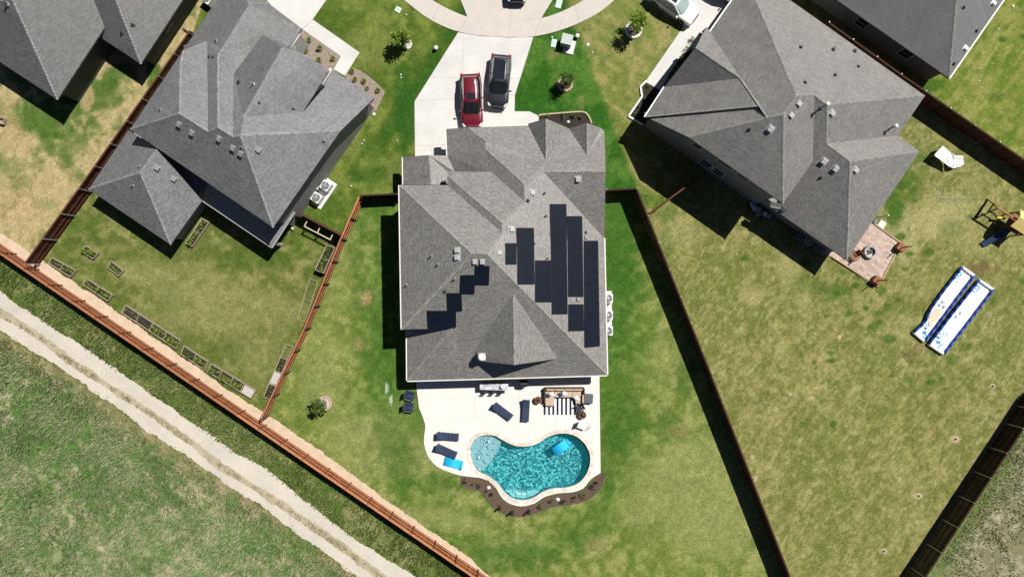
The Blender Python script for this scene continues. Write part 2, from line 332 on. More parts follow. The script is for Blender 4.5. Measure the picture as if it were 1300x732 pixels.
def paint_ground():
    xs = np.arange(-150, 1451, STEP); ys = np.arange(-150, 811, STEP)
    X, Y = np.meshgrid(xs, ys); nx, ny = len(xs), len(ys)
    k = CAMZ/FPX
    A = lambda r, g, b: np.array(alb(r, g, b))
    big = fbm(X/95, Y/95, 1); mid = fbm(X/30, Y/30, 21); sm = fbm(X/9, Y/9, 41, 3); fi = vnoise(X/3.1, Y/3.1, 61)
    ca, sa = math.cos(R(-55)), math.sin(R(-55))
    U = X*ca+Y*sa; V = -X*sa+Y*ca
    streak = fbm(U/26, V/4.5, 71, 3)                  # mower and seeding lines running up to the right
    ca, sa = math.cos(R(35)), math.sin(R(35))
    U2 = X*ca+Y*sa; V2 = -X*sa+Y*ca
    streak2 = fbm(U2/40, V2/7, 81, 3)
    col = np.zeros(X.shape+(3,))
    def put(mask, c): col[mask] = (c if c.ndim == 1 else c[mask])
    def mixn(c0, c1, t): t = np.clip(t, 0, 1)[..., None]; return c0*(1-t)+c1*t
    def blobs(c, tgt, lst, rough=1.):
        for x, y, rx, ry, am in lst:
            d = np.sqrt(((X-x)/rx)**2+((Y-y)/ry)**2)+(mid-.5)*1.1*rough+(sm-.5)*.8*rough
            c = mixn(c, tgt, ssm(-d, -1.25, -.55)*am)
        return c
    # front and everything else
    c = mixn(A(84,108,40), A(122,134,62), ssm(mid*.6+big*.4+(sm-.5)*.5, .38, .7))
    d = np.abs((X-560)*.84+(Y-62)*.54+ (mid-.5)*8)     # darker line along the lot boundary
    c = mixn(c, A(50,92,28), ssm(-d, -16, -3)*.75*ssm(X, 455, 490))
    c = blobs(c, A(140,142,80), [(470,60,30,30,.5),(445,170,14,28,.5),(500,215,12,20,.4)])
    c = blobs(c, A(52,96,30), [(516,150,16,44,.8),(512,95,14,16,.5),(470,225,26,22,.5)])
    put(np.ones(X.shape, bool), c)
    # front lawn right of the drive
    c2 = mixn(A(122,132,66), A(158,150,96), ssm(mid*.5+streak2*.5+(sm-.5)*.4, .4, .68))
    g = mixn(A(52,100,30), A(84,122,48), ssm(mid+(sm-.5)*.5, .4, .72))
    c2 = mixn(c2, g, ssm(-(X-(742+(Y-60)*.38)+(sm-.5)*9), -6, 6))
    c2 = blobs(c2, A(150,140,92), [(702,70,10,8,.5),(738,128,6,10,.4),(735,12,16,10,.4)])
    put((X > 640) & (Y < 246), c2)
    # T yard
    c = mixn(A(126,136,78), A(188,170,126), ssm(mid*.55+big*.25+sm*.35, .42, .62))
    c = blobs(c, A(78,112,42), [(58,150,55,26,.85),(120,120,42,22,.8),(150,96,26,16,.6),(90,185,26,20,.6),(20,210,26,14,.35),(195,78,10,40,.9),(60,260,20,10,.3)])
    c = blobs(c, A(198,170,130), [(110,124,8,16,.7),(28,192,12,8,.8),(10,165,14,30,.5),(60,235,26,16,.4),(20,265,28,22,.55)])
    put(inpoly(X, Y, ZT), c)
    # L yard
    c = mixn(A(102,114,54), A(146,142,88), ssm(big*.35+mid*.3+(sm-.5)*.7+streak2*.25, .34, .76))
    c = blobs(c, A(162,156,104), [(285,390,90,34,.55),(240,360,60,26,.35),(180,345,40,16,.4),(330,455,34,40,.35),(117,322,14,10,.5),(150,345,14,10,.5)])
    c = blobs(c, A(82,108,38), [(330,330,60,22,.6),(95,290,30,24,.4),(390,310,20,30,.5),(215,385,26,16,.25)])
    put(inpoly(X, Y, ZL), c)
    # main yard
    c = mixn(A(110,128,58), A(150,153,92), ssm(mid*.3+big*.4+(sm-.5)*1.0+streak*.2, .28, .78))
    gr = mixn(A(78,114,40), A(106,134,58), ssm(mid*.4+(sm-.5)*.9+big*.3, .3, .7))
    near = np.maximum(ssm(-(np.maximum(np.abs(X-640)-128, 0)*1.0+np.maximum(np.abs(Y-350)-170, 0)*.9)+(mid-.5)*70+(big-.5)*60, -78, -6),
                      ssm(-(np.abs(np.hypot(X-655, (Y-560)*1.1)-150)*.9)+(mid-.5)*40, -34, -4)*.6)
    c = mixn(c, gr, near*.9)
    c = blobs(c, A(152,154,96), [(470,560,70,46,.6),(410,470,30,60,.5),(430,345,16,50,.4),(520,590,40,20,.5),(810,640,40,26,.5),(905,665,50,40,.55),(880,600,36,46,.45),(820,600,28,30,.5),(900,640,90,80,.45),(850,455,28,40,.35),(640,690,36,12,.35),(545,655,40,16,.6),(590,668,30,10,.6)])
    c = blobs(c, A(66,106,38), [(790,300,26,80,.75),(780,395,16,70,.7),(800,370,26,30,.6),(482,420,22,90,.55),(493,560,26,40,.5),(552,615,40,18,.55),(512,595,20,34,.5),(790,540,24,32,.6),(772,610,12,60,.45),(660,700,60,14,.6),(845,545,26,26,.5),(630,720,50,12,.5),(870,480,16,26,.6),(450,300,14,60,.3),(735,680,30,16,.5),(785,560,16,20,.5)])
    c = blobs(c, A(166,140,104), [(466,377,8,10,.85),(455,436,6,8,.5),(760,690,16,8,.35),(860,545,16,10,.35)], 1.4)
    c = blobs(c, A(215,225,210), [(491,493,1.6,8,.8),(496,508,1.6,8,.8)], .5)
    put(inpoly(X, Y, ZM), c)
    # R yard
    c = mixn(A(122,126,66), A(154,148,94), ssm(big*.4+mid*.15+streak*.35+(sm-.5)*.5+(fi-.5)*.25+.03*np.sin(V/3.4+2*mid), .3, .72))
    c = mixn(c, A(178,172,128), ssm(fbm(U/7, V/2.6, 171, 2)+(mid-.5)*.35, .66, .78)*.5)
    c = blobs(c, A(176,168,118), [(955,375,22,14,.6),(1000,345,14,26,.6),(1020,375,12,18,.5),(1185,280,40,26,.85),(1215,265,34,22,.6),(1150,420,30,20,.4),(1150,300,20,34,.7),(1240,310,26,20,.4),(860,285,26,30,.4)]+[(1020+i*17 % 90, 400+i*23 % 110, 5, 3, .6) for i in range(14)], 1.2)
    rr = random.Random(5)
    c = blobs(c, A(72,106,38), [(rr.gauss(1110, 75), rr.gauss(395, 55), rr.uniform(2.5, 7), rr.uniform(2.5, 5), rr.uniform(.5, .95)) for _ in range(55)], .5)
    c = blobs(c, A(74,108,38), [(1135,258,14,30,.95),(1150,225,16,20,.75),(1165,200,16,18,.6),(1030,360,30,14,.4),(1060,370,20,12,.7),(850,270,16,14,.5),(845,330,10,50,.35),(1180,320,10,5,.8),(1156,322,5,4,.9),(1145,300,5,5,.9),(1120,370,7,6,.8),(1158,360,5,4,.8),(1078,398,5,5,.8),(1130,430,9,6,.8),(1108,415,6,4,.7),(1160,250,10,10,.6),(1205,290,18,14,.35),(1210,455,10,7,.6),(1230,440,9,6,.5),(1052,482,5,5,.6),(1115,565,5,4,.5)], .7)
    c = blobs(c, A(118,96,70), [(1245,340,22,10,.7),(1165,445,22,12,.6),(1190,395,14,22,.4),(1230,375,8,20,.3),(1065,425,5,10,.4)], 1.4)
    c = blobs(c, A(206,186,150), [(1122,699,5,3,.8),(1166,629,6,4,.9),(1213,557,6,5,.9),(1260,490,5,3,.8),(1004,500,3,3,.9),(1032,505,3,2.5,.9),(1036,492,3,2,.8),(960,607,3,4,.8),(985,520,2.5,2.5,.8),(1150,462,3,2.5,.8),(1066,428,2,4,.9),(955,580,3,3,.8)], .4)
    edge = ssm(-np.abs((X-1298)*.84+(Y-512)*.545+7)+(sm-.5)*6, -6, -1)
    c = mixn(c, A(150,128,100), edge*.8)
    put(inpoly(X, Y, ZR), c)
    # Q yard
    c = mixn(A(104,128,44), A(150,150,82), ssm(mid*.4+streak*.4+sm*.3, .4, .7))
    c = blobs(c, A(58,100,32), [(1273,50,8,5,.9),(1298,46,6,5,.9),(1180,108,16,10,.7),(1262,122,20,8,.4)], .7)
    put(inpoly(X, Y, ZQ), c)
    # meadow, verge, corner
    st3 = fbm(U2/16, V2/6, 191, 3)
    c = mixn(A(104,130,72), A(180,172,138), ssm(mid*.3+st3*.5+(sm-.5)*.6+.08, .36, .7))
    dr = (Y-(421+(X-0)*.683))                            # distance below the track
    c = mixn(c, A(156,134,100), ssm(-dr+(mid-.5)*60+(sm-.5)*20, -36, -2)*.55)
    c = blobs(c, A(84,128,56), [(60,560,60,50,.5),(30,650,50,40,.5),(140,640,60,30,.4),(330,690,70,30,.5),(60,700,40,20,.5),(40,500,30,26,.5),(200,700,60,20,.4)], 1.5)
    put(inpoly(X, Y, FIELD), c)
    c = mixn(A(92,110,50), A(140,140,92), ssm(mid*.5+sm*.5, .42, .66))
    put(inpoly(X, Y, VERGE), c)
    c = mixn(A(140,134,104), A(172,164,140), ssm(sm*.6+mid*.4, .4, .65))
    c = mixn(c, A(100,122,54), ssm(-((X-1298)*.84+(Y-512)*.545-36)+(mid-.5)*44, -12, 16)*.8)
    put(inpoly(X, Y, CORNER), c)
    col *= np.array([1.06, 1.1, 1.06])
    col *= (.86+.28*fi)[..., None]*(.9+.2*sm)[..., None]
    # a gentle unevenness of the soil (a few centimetres at most, none under slabs matters)
    Z = (mid-.5)*.035+(sm-.5)*.02-.03
    verts = np.stack([(X-650)*k, -(Y-366)*k, Z], -1).reshape(-1, 3)
    i = np.arange(nx*ny).reshape(ny, nx)
    q = np.stack([i[1:, :-1], i[1:, 1:], i[:-1, 1:], i[:-1, :-1]], -1).reshape(-1, 4)
    hole = [((p.x/k)+650, 366-p.y/k) for p in offset_loop(POOL, .22)]
    cx = (X[:-1, :-1]+STEP/2).ravel(); cy = (Y[:-1, :-1]+STEP/2).ravel()
    q = q[~inpoly(cx, cy, hole)]
    me = bpy.data.meshes.new('lawn')
    me.vertices.add(len(verts)); me.vertices.foreach_set('co', verts.astype(np.float32).ravel())
    me.loops.add(q.size); me.loops.foreach_set('vertex_index', q.astype(np.int32).ravel())
    me.polygons.add(len(q)); me.polygons.foreach_set('loop_start', np.arange(0, q.size, 4, dtype=np.int32))
    me.update(calc_edges=True)
    at = me.color_attributes.new('Col', 'FLOAT_COLOR', 'POINT')
    at.data.foreach_set('color', np.concatenate([np.clip(col, 0, .8), np.ones(X.shape+(1,))], -1).astype(np.float32).ravel())
    me.polygons.foreach_set('use_smooth', np.ones(len(q), bool))
    me.materials.append(mat_attr('grass ground'))
    o = bpy.data.objects.new('lawn', me); C.objects.link(o); struct(o)
paint_ground()
# the land beyond, out to the horizon (a ring with the detailed sheet lying inside it)
ex = 52.5
b = MB().prism([(-700, -700), (700, -700), (700, 700), (-700, 700)], -.09, -.09, hole=[(-57, -31.4), (57, -31.4), (57, 36.5), (-57, 36.5)])
struct(b.build('ground', mat('far land', alb(112, 124, 66), .3, .15, .95)))

CONC = mat('concrete', (.50, .492, .475), .1, .4, .85, fine=.05, bmp=.08)
CONC2 = mat('sidewalk concrete', (.46, .425, .385), .06, .9, .85, fine=.06, bmp=.08)
CONC3 = mat('patio concrete', (.575, .56, .525), .05, .5, .8, fine=.04, bmp=.05)
JOINT = mat('joint', (.30, .27, .24), .2, 5, .9)
def slab(name, pts, z, m, hole=None, t=.12, parent=None):
    o = MB().prism(pts, z-t, z, hole).build(name, m, parent)
    return struct(o) if parent is None else o
def joints(parent, segs, z, w=.03):
    b = MB()
    for a, c in segs:
        a, c = P2(*a), P2(*c); d = (c-a).normalized(); n = Vector((-d.y, d.x))*w/2
        b.add([(*(a+n), z), (*(a-n), z), (*(c-n), z), (*(c+n), z)], [(0, 1, 2, 3)])
    return b.build('joint', JOINT, parent)

# main driveway, sidewalk arc, apron
o = slab('driveway', px_poly([(527,205),(526.3,129),(581.6,41.5),(610.7,46.2),(647.5,48.2),(677,47.4),(653.7,120.5),(652.4,176),(600,190),(600,205)]), .03, CONC)
joints(o, [((526.8,128.5),(653,120.5)),((588,46),(586,190)),((527,185),(566,184)),((545.5,98),(660,100))], .034, .025)
outer = [(480,-22),(512.3,0),(535.7,18.4),(559,32),(582.4,40.5),(610.7,45.5),(647.5,47.5),(677,46.6),(709,39.3),(736,29),(760.6,16),(780.3,0),(800,-20)]
inner = [(527,-15),(548,0),(571.3,12.8),(593.4,21.6),(618,25.8),(647.5,26.6),(686.9,23.4),(716.4,13.5),(742,0),(758,-13)]
so_ = smooth_line(px_poly(outer), 4); si_ = smooth_line(px_poly(inner), 4)
o = slab('sidewalk', so_+si_[::-1], .035, CONC2)
joints(o, [((548,25.5),(558,6)),((560.5,32),(571.5,12.5)),((582.6,40.3),(593.6,21.8)),((645,47),(648.5,27)),((677.3,46.4),(687,23.5)),((709,39),(716.5,14)),((735,29),(730,7))], .039, .03)
o = slab('driveway_apron', px_poly([(570,-40),(584.8,0),(593.6,22),(618,26.2),(647.5,27),(686.7,23.8),(701.6,0),(716,-40)]), .031, CONC2)
joints(o, [((648,27),(650,-30))], .035, .03)
slab('street', px_poly([(380,-140),(420,-70),(570,-39),(716,-39),(900,-90),(960,-140)]), .02, CONC2)
slab('porch_walk', px_poly([(653,141.6),(672,141.6),(684.6,147.6),(687,152),(671,158),(671,176),(652.6,176)]), .028, CONC)
# neighbours' concrete
slab('driveway', px_poly([(300,-60),(338,0),(345,8),(384,37.2),(397,24.9),(414.6,0),(450,-60)]), .03, CONC)
slab('front_walk', px_poly([(384.3,37.6),(397,25.2),(456.7,67),(438,96.4),(423.6,88.2),(432.8,71.7)]), .034, CONC)
o = slab('driveway', px_poly([(790,-46),(819,0),(868,33.7),(838,78),(885,62),(903,40),(935,0),(985,-60)]), .03, CONC)
slab('front_walk', px_poly([(868,33.4),(819,104.3),(838.5,114.5),(848,97),(880,45.4),(889.5,50),(903,39)]), .034, CONC)
# dirt track with two wheel lanes, and the pale strip of ground inside the long fence
def ribbon(name, up, lo, z, m, wob=.25, seed=3, step=.12):
    def jag(line, sd):
        line = [P2(*p) for p in line]; out = []; s0 = 0
        for a, b in zip(line, line[1:]):
            n = max(1, int((b-a).length/step)); d = (b-a).normalized(); q = Vector((-d.y, d.x))
            t = s0+np.arange(n)*step; o = (fbm(t/1.6, t*0+sd, seed+sd, 5)-.5)*2.6*wob+(vnoise(t/.16, t*0, seed+sd+9)-.5)*wob*.7
            out += [a+(b-a)*(i/n)+q*float(o[i]) for i in range(n)]; s0 += n*step
        return out+[line[-1]]
    u, l = jag(up, 1), jag(lo, 2)
    return struct(MB().prism(u+l[::-1], z, z).build(name, m))
DIRT = mat('track dirt', alb(230, 221, 206), .1, .35, .95, bmp=.1, fine=.06)
ribbon('dirt_track', ROADU, ROADL, .03, DIRT, .2)
CENL = [(-160,281),(0,396),(48,426),(96,461.5),(144,493.5),(192,524),(240.5,560),(288.6,597),(327,620.5),(363,645),(427,688),(458,712),(560,790)]
ribbon('track_middle', [(x+2.6, y-3.6) for x, y in CENL], [(x-2.6, y+3.6) for x, y in CENL], .034, mat('track middle soil', alb(198, 186, 156), .2, 1.1, .95, bmp=.2, fine=.2), .2, 8)
GRAV = mat('bare pale soil', alb(234, 210, 182), .12, 1.2, .95, bmp=.15, fine=.14)
STRIPU = [(-160,188),(0,296),(37,320),(62,336),(90,355),(153,399),(213,440),(262,474),(318,512),(357,537),(427,586),(490,634),(553,678),(595,706),(617,727),(700,785)]
ribbon('soil_strip', STRIPU, [(x+1, y+2) for x, y in F1B], .022, GRAV, .16, 5)
# patio and pool
PATIO = px_poly([(528.7,470),(528.7,490.5)])+smooth_line(px_poly([(532,517),(537.5,531),(540,541),(538.4,554.7),(539,565.7),(543.7,579),(554.7,591.4),(571,598.8),(586,603.2),(609.3,605.8)]), 3) \
    + smooth_line(px_poly([(620,609.5),(629.8,619),(636.7,630.5),(646.2,638),(661.3,642),(677.7,638.5),(691.3,630),(707.7,625.5),(726.9,624),(740.5,619),(750,607.5),(762.4,599.8)]), 3)+px_poly([(761,484),(761,470)])
o = slab('patio', PATIO, .05, CONC3, hole=offset_loop(POOL, .04), t=.3)
joints(o, [((602,505),(602,552)),((660,485),(660,560)),((536,530),(602,530)),((528,505),(760,505)),((602,530),(660,530)),((705,505),(705,548)),((760,552),(742,560))], .054, .012)
SOIL = mat('mulch', alb(112, 92, 78), .35, 9, .95, bmp=.9, fine=.3)
SOILD = mat('dark soil', alb(62, 54, 46), .35, 8, .95, bmp=.8, fine=.3)
bedp = px_poly([(586,603.4),(585.3,612),(590.2,619),(608,621.7),(617.5,631.3),(631.2,646.3),(647.6,653.7),(664,655.3),(685.9,649),(702.3,642.7),(726.9,639.5),(746,634),(761,620.3),(767.3,604),(763,597)])
bed_in = px_poly([(752,609),(741,620),(727,625),(708,626.5),(692,631),(678,639.5),(661.3,643),(645,639),(635.5,631),(628.8,619),(619,610),(609,606.5)])
o = slab('mulch_bed', smooth_line(bedp, 3)+bed_in, .03, SOIL)
EDGE = mat('steel edging', (.12, .10, .09), .2, 5, .7)
e = MB()
ln = smooth_line(bedp, 3)
for a, b in zip(ln, ln[1:]): e.bar((*a, .03), (*b, .03), .04, .12)
e.build('edging', EDGE, o)
# front bed of the main house
fb = px_poly([(684,146.5),(698,145),(716.5,143.5),(739.4,142.3),(747,147.6),(751,157)])
o = slab('mulch_bed', smooth_line(fb, 3)+px_poly([(750,172),(684,172)]), .03, SOILD)
CURB = mat('beige kerb stone', alb(214, 196, 168), .12, 4, .85, bmp=.3)
e = MB(); ln = smooth_line(fb, 3)
for a, b in zip(ln, ln[1:]): e.bar((*a, .06), (*b, .06), .13, .16)
e.build('kerb', CURB, o)
# right neighbour's front bed with white edging
wb = px_poly([(820,103.5),(813,110.6),(814.9,123),(797.7,147.9),(815.8,158.6)])
o = slab('mulch_bed', wb+px_poly([(846,120),(838,114)]), .026, SOILD)
WHITEK = mat('white kerb', (.7, .69, .66), .05, 4, .8)
e = MB()
for a, b in zip(wb, wb[1:]): e.bar((*a, .06), (*b, .06), .16, .18)
e.build('kerb', WHITEK, o)
slab('mulch_bed', px_poly([(880.5,46),(889,50.5),(862,98),(848.4,97)]), .026, SOILD)
ROCK = mat('pinkish river rock', alb(178, 152, 138), .45, 9, .9, bmp=1., col2=alb(205, 190, 176), fine=.25)
slab('rock_bed', px_poly([(384.3,37.8),(432.4,71.8),(423,88),(417,96),(374,70),(368,62)]), .03, ROCK)
slab('rock_bed', px_poly([(438.4,96.6),(449,86.5),(458,90),(470,98.5),(480,107),(489,117),(478,140),(462,150),(452,130)]), .03, ROCK)
# fire pit patio
PAV = mat_brick('pinkish pavers', alb(214, 190, 176), alb(196, 176, 164), .4, .2, (0, 0, 35))
pav = px_poly([(1040,322),(1056,326),(1103,359),(1114.5,363.5),(1143.5,308.5),(1106.7,282),(1085,275)])
o = slab('paver_patio', pav, .05, PAV)
e = MB(); 
for a, b in ((pav[3], pav[4]), (pav[4], pav[5]), (pav[1], pav[3])): e.bar((*a, .06), (*b, .06), .12, .16)
e.build('kerb', mat('timber edging', alb(205, 180, 140), .15, 5, .8), o)
# ------------------------------------------------------------------ houses
SH_M = mat_shingle('weathered grey shingle', (.26, .25, .232), .18, .6, speck=.36)
SH_R = mat_shingle('brownish grey shingle', (.262, .25, .234), .18, .36, speck=.3)
SH_L = mat_shingle('cool grey shingle', (.218, .219, .22), .2, .52, speck=.38)
SH_T = mat_shingle('mid grey shingle', (.165, .163, .16), .2, .5, speck=.3)
SH_Q = mat_shingle('dark grey shingle', (.215, .212, .21), .1, .38, speck=.16)
CAP_M = mat('ridge shingle', (.225, .217, .2), .35, 3, .92); CAP_L = mat('pale ridge shingle', (.225, .225, .226), .35, 3, .92)
WHITE = mat('white paint', (.78, .78, .76), .04, 3, .5)
BRICKD = mat_brick('grey brick', (.20, .19, .185), (.26, .25, .24))
BRICKT = mat_brick('tan brick', (.36, .28, .22), (.42, .38, .34))
SIDING = mat('dark siding', (.055, .06, .07), .12, 2, .7)
STONE = mat('pale stone', (.5, .49, .46), .3, 5, .85, bmp=.6)
GLASS = mat('window glass', (.015, .02, .03), .1, 2, .12, spec=.35)
FRAMEM = mat('window frame', (.6, .6, .58), .05, 3, .5)
VENT = mat('vent metal', (.34, .345, .35), .08, 6, .6, 0.); VENTD = mat('lead grey vent', (.2, .2, .21), .15, 6, .6)
PIPED = mat('dark pipe', (.05, .05, .05), .2, 6, .6); FASCD = mat('dark trim', (.13, .13, .13), .1, 4, .6)
CREAM = mat('cream gutter', (.62, .6, .55), .05, 4, .5); WHITEG = mat('white gutter', (.75, .75, .73), .04, 4, .45)
def axes(rot):
    r = R(rot); u = Vector((math.cos(r), math.sin(r))); v = Vector((-u.y, u.x))
    return u, v, dict(E=u, W=-u, N=v, S=-v)
class House:
    def __init__(s, name, label, data, shingle, cap, gut, fascia, gutter_edges='', group=None):
        s.u, s.v, s.D = axes(data['rot']); s.V = {k: Vector(p) for k, p in data['v'].items()}
        s.F = [(d, q.split()) for d, q in data['f']]
        c = sum(s.V.values(), Vector())/len(s.V)
        s.root = thing(name, label, 'house', (c.x, c.y, 0), group=group)
        s.roof(shingle, cap, gut, fascia, [frozenset(q.split('-')) for q in gutter_edges.split()])
        s.wallmb = MB()
    def nrm(s, q):
        n = Vector((0, 0, 0)); p = [s.V[i] for i in q]
        for a, b in zip(p, p[1:]+p[:1]): n += a.cross(b)
        return n.normalized()
    def roof(s, sh, cap, gut, fasc, gd):
        b = MB(); fm = MB(); E = {}
        ids = {k: i for i, k in enumerate(s.V)}
        b.v = [tuple(p) for p in s.V.values()]
        s.planes = []
        for d, q in s.F:
            if s.nrm(q).z < 0: q = q[::-1]
            dn = s.D[d]; al = Vector((-dn.y, dn.x)); n = s.nrm(q)
            sl = math.hypot(n.x, n.y)/max(n.z, .05); kf = math.sqrt(1+sl*sl)
            tris = tessellate_polygon([[Vector((s.V[i].x, s.V[i].y, 0)) for i in q]])
            for t in tris:
                ids3 = [q[i] for i in t]; A, B2, C2 = (s.V[i] for i in ids3)
                if (B2.x-A.x)*(C2.y-A.y)-(B2.y-A.y)*(C2.x-A.x) < 0: ids3 = ids3[::-1]
                b.f.append([ids[i] for i in ids3]); b.mi.append(0)
                b.uv.append([(s.V[i].xy.dot(al), -s.V[i].xy.dot(dn)*kf) for i in ids3])
            P0 = sum((s.V[i] for i in q), Vector())/len(q)
            s.planes.append((d, n, P0, q))
            for a, c in zip(q, q[1:]+q[:1]): E.setdefault(frozenset((a, c)), []).append((d, q, a, c, n, P0))
        s.roofo = b.build('roof', sh, s.root, world=True)
        for k, l in E.items():
            d, q, a, c, n, P0 = l[0]; A, B2 = s.V[a], s.V[c]
            if len(l) == 1:
                e = (B2-A).xy; o = Vector((e.y, -e.x))
                if o.length < 1e-4: continue
                o.normalize(); o3 = Vector((o.x, o.y, 0))*.015; dz = Vector((0, 0, .2))
                fm.add([A, B2, B2-dz, A-dz], [(0, 3, 2, 1)]); fm.add([A, B2, B2-dz, A-dz], [(0, 1, 2, 3)])
                fm.add([A-dz, B2-dz, B2-dz-Vector((o.x, o.y, 0))*.5, A-dz-Vector((o.x, o.y, 0))*.5], [(0, 1, 2, 3)])
                if k in gd:
                    z = Vector((0, 0, -.075)); oo = Vector((o.x, o.y, 0))*.055
                    MB().bar(A+oo+z, B2+oo+z, .1, .11).build('gutter', gut, s.root, world=True)
            elif l[0][0] != l[1][0]:
                m = l[1]; conv = (m[5]-A).dot(n) < -.01
                if conv and (B2-A).length > .5:
                    cm = MB(); L = (B2-A).length; t = (B2-A)/L; k2 = max(1, int(L/.28)); sd = t.cross(Vector((0, 0, 1))).normalized()
                    for i in range(k2):
                        p0 = A+t*(L*i/k2); p1 = A+t*(L*(i+.86)/k2)
                        n2 = m[4]; w0 = .1
                        s1 = sd if sd.dot((P0-A)) > 0 else -sd
                        def dn(nn, ss): q = ss-nn*ss.dot(nn); return q.normalized()*w0
                        a1, a2 = dn(n, s1), dn(n2, -s1); up = (n+n2).normalized()*.035
                        cm.add([p0+a1+n*.02, p0+up, p0+a2+n2*.02, p1+a1+n*.012, p1+up*.7, p1+a2+n2*.012], [(0, 3, 4, 1), (1, 4, 5, 2)])
                    s._sub(cm, 'ridge_cap', cap)
        fm.build('fascia', fasc, s.root, world=True)
    def _sub(s, mb, name, m, **k): return mb.build(name, m, s.roofo, off=LOC[s.root], **k)
    def hit(s, px, py):                                 # highest roof point under a photo pixel
        best = None; dr = Vector(((px-650)/FPX, -(py-366)/FPX, -1)); o = Vector((0, 0, CAMZ))
        for d, n, P0, q in s.planes:
            t = (P0-o).dot(n)/dr.dot(n); h = o+dr*t
            poly = [(s.V[i].x, s.V[i].y) for i in q]
            if inpoly(np.array([h.x]), np.array([h.y]), poly)[0] and (best is None or h.z > best[0].z): best = (h, n, s.D[d])
        return best
    def box_vent(s, lst, m=VENT, size=.5):
        for px, py in lst:
            r = s.hit(px, py)
            if not r: continue
            h, n, d = r; d3 = Vector((d.x, d.y, 0)); d3 = (d3-n*d3.dot(n)).normalized(); a = n.cross(d3)
            b = MB(); hw = size/2
            def pt(x, y, z): return h+d3*x+a*y+n*z
            b.add([pt(x, y, .015) for x, y in ((-.7*size, -.7*size), (.7*size, -.7*size), (.7*size, .7*size), (-.7*size, .7*size))], [(0, 1, 2, 3)])
            lo = [pt(x, y, .02) for x, y in ((-hw*.8, -hw*.8), (hw*.8, -hw*.8), (hw*.8, hw*.8), (-hw*.8, hw*.8))]
            mid = [pt(x, y, z) for x, y, z in ((-hw, -hw, .10), (hw*1.05, -hw, .18), (hw*1.05, hw, .18), (-hw, hw, .10))]
            top = [pt(x, y, z) for x, y, z in ((-hw*.8, -hw*.8, .17), (hw*.9, -hw*.8, .24), (hw*.9, hw*.8, .24), (-hw*.8, hw*.8, .17))]
            b.loft([lo, mid, top]); s._sub(b, 'roof_vent', m, bevel=.02)
    def pipe(s, lst, hgt=.45, r=.055, m=PIPED, capm=None):
        for px, py in lst:
            q = s.hit(px, py)
            if not q: continue
            h = q[0]; b = MB().lathe(h-Vector((0, 0, .05)), [(r*2.6, 0), (r*2.2, .08), (r, .16), (r, hgt), (r*.6, hgt), (r*.6, hgt-.1)], 10)
            o = s._sub(b, 'vent_pipe', m)
            if capm: s._sub(MB().lathe(h+Vector((0, 0, hgt-.06)), [(r*1.2, 0), (r*2.4, .05), (r*2.4, .16), (r*1., .24), (0.001, .26)], 12), 'vent_cap', capm, smooth=True)
    def uv(s, p): p = Vector(p); return p.xy.dot(s.u), p.xy.dot(s.v)
    def xy(s, u, v): return s.u*u+s.v*v
    def rect(s, u0, u1, v0, v1, z1, z0=-.1): s.wallmb.prism([s.xy(u0, v0), s.xy(u1, v0), s.xy(u1, v1), s.xy(u0, v1)], z0, z1)
    def quadwall(s, a, b, za, zb, t=.2):                # wall piece whose top slopes from za to zb
        a, b = Vector(a).xy, Vector(b).xy; d = (b-a).normalized(); n = Vector((-d.y, d.x))*t
        vs = [(*a, -.1), (*b, -.1), (*b, zb), (*a, za)]; vs += [(x+n.x, y+n.y, z) for x, y, z in vs]
        s.wallmb.add(vs, [(0, 1, 2, 3), (7, 6, 5, 4), (3, 2, 6, 7), (0, 3, 7, 4), (1, 5, 6, 2), (0, 4, 5, 1)])
    def walls(s, m): return s.wallmb.build('wall', m, s.root, world=True)
    def window(s, a, b, t, z, w_, h_, frame=FRAMEM, name='window'):   # on the wall line a-b (outward = right of a->b)
        a, b = Vector(a).xy, Vector(b).xy; d = (b-a).normalized(); n = Vector((d.y, -d.x)); c = a+d*t
        f = MB(); ang = math.atan2(d.y, d.x)
        for dx, dz, sx, sz in ((0, h_/2, w_+.12, .07), (0, -h_/2, w_+.12, .09), (-w_/2, 0, .07, h_), (w_/2, 0, .07, h_), (0, 0, w_, .04)):
            p = c+d*dx+n*.02; f.box((p.x, p.y, z+dz), (sx, .08, sz), ang)
        fo = f.build(name, frame, s.root, world=True)
        p = c+n*.012; MB().box((p.x, p.y, z), (w_, .03, h_), ang).build('pane', GLASS, fo, off=LOC[s.root])
def hip_data(rot, corners):
    """roof data from hipped rectangles: (corner xy, du, dv, eave z, pitch); du, dv signed lengths along the house axes"""
    u, v, _ = axes(rot); V = {}; F = []
    for k, (c, du, dv, z, p) in enumerate(corners):
        c = Vector(c); u0, v0 = c.dot(u), c.dot(v); u1, v1 = u0+du, v0+dv
        u0, u1 = sorted((u0, u1)); v0, v1 = sorted((v0, v1)); wu, wv = u1-u0, v1-v0
        def q(n, a, b, zz): xy = u*a+v*b; V[n+str(k)] = (xy.x, xy.y, zz)
        q('sw', u0, v0, z); q('se', u1, v0, z); q('ne', u1, v1, z); q('nw', u0, v1, z); h = min(wu, wv)/2
        if wu >= wv: q('r', u0+h, v0+h, z+h*p); q('t', u1-h, v0+h, z+h*p); fs = (('S', 'sw se t r'), ('E', 'se ne t'), ('N', 'ne nw r t'), ('W', 'nw sw r'))
        else: q('r', u0+h, v0+h, z+h*p); q('t', u0+h, v1-h, z+h*p); fs = (('S', 'sw se r'), ('E', 'se ne t r'), ('N', 'ne nw t'), ('W', 'nw sw r t'))
        F += [(d, ' '.join(n+str(k) for n in s.split())) for d, s in fs]
    return dict(rot=rot, v=V, f=F)

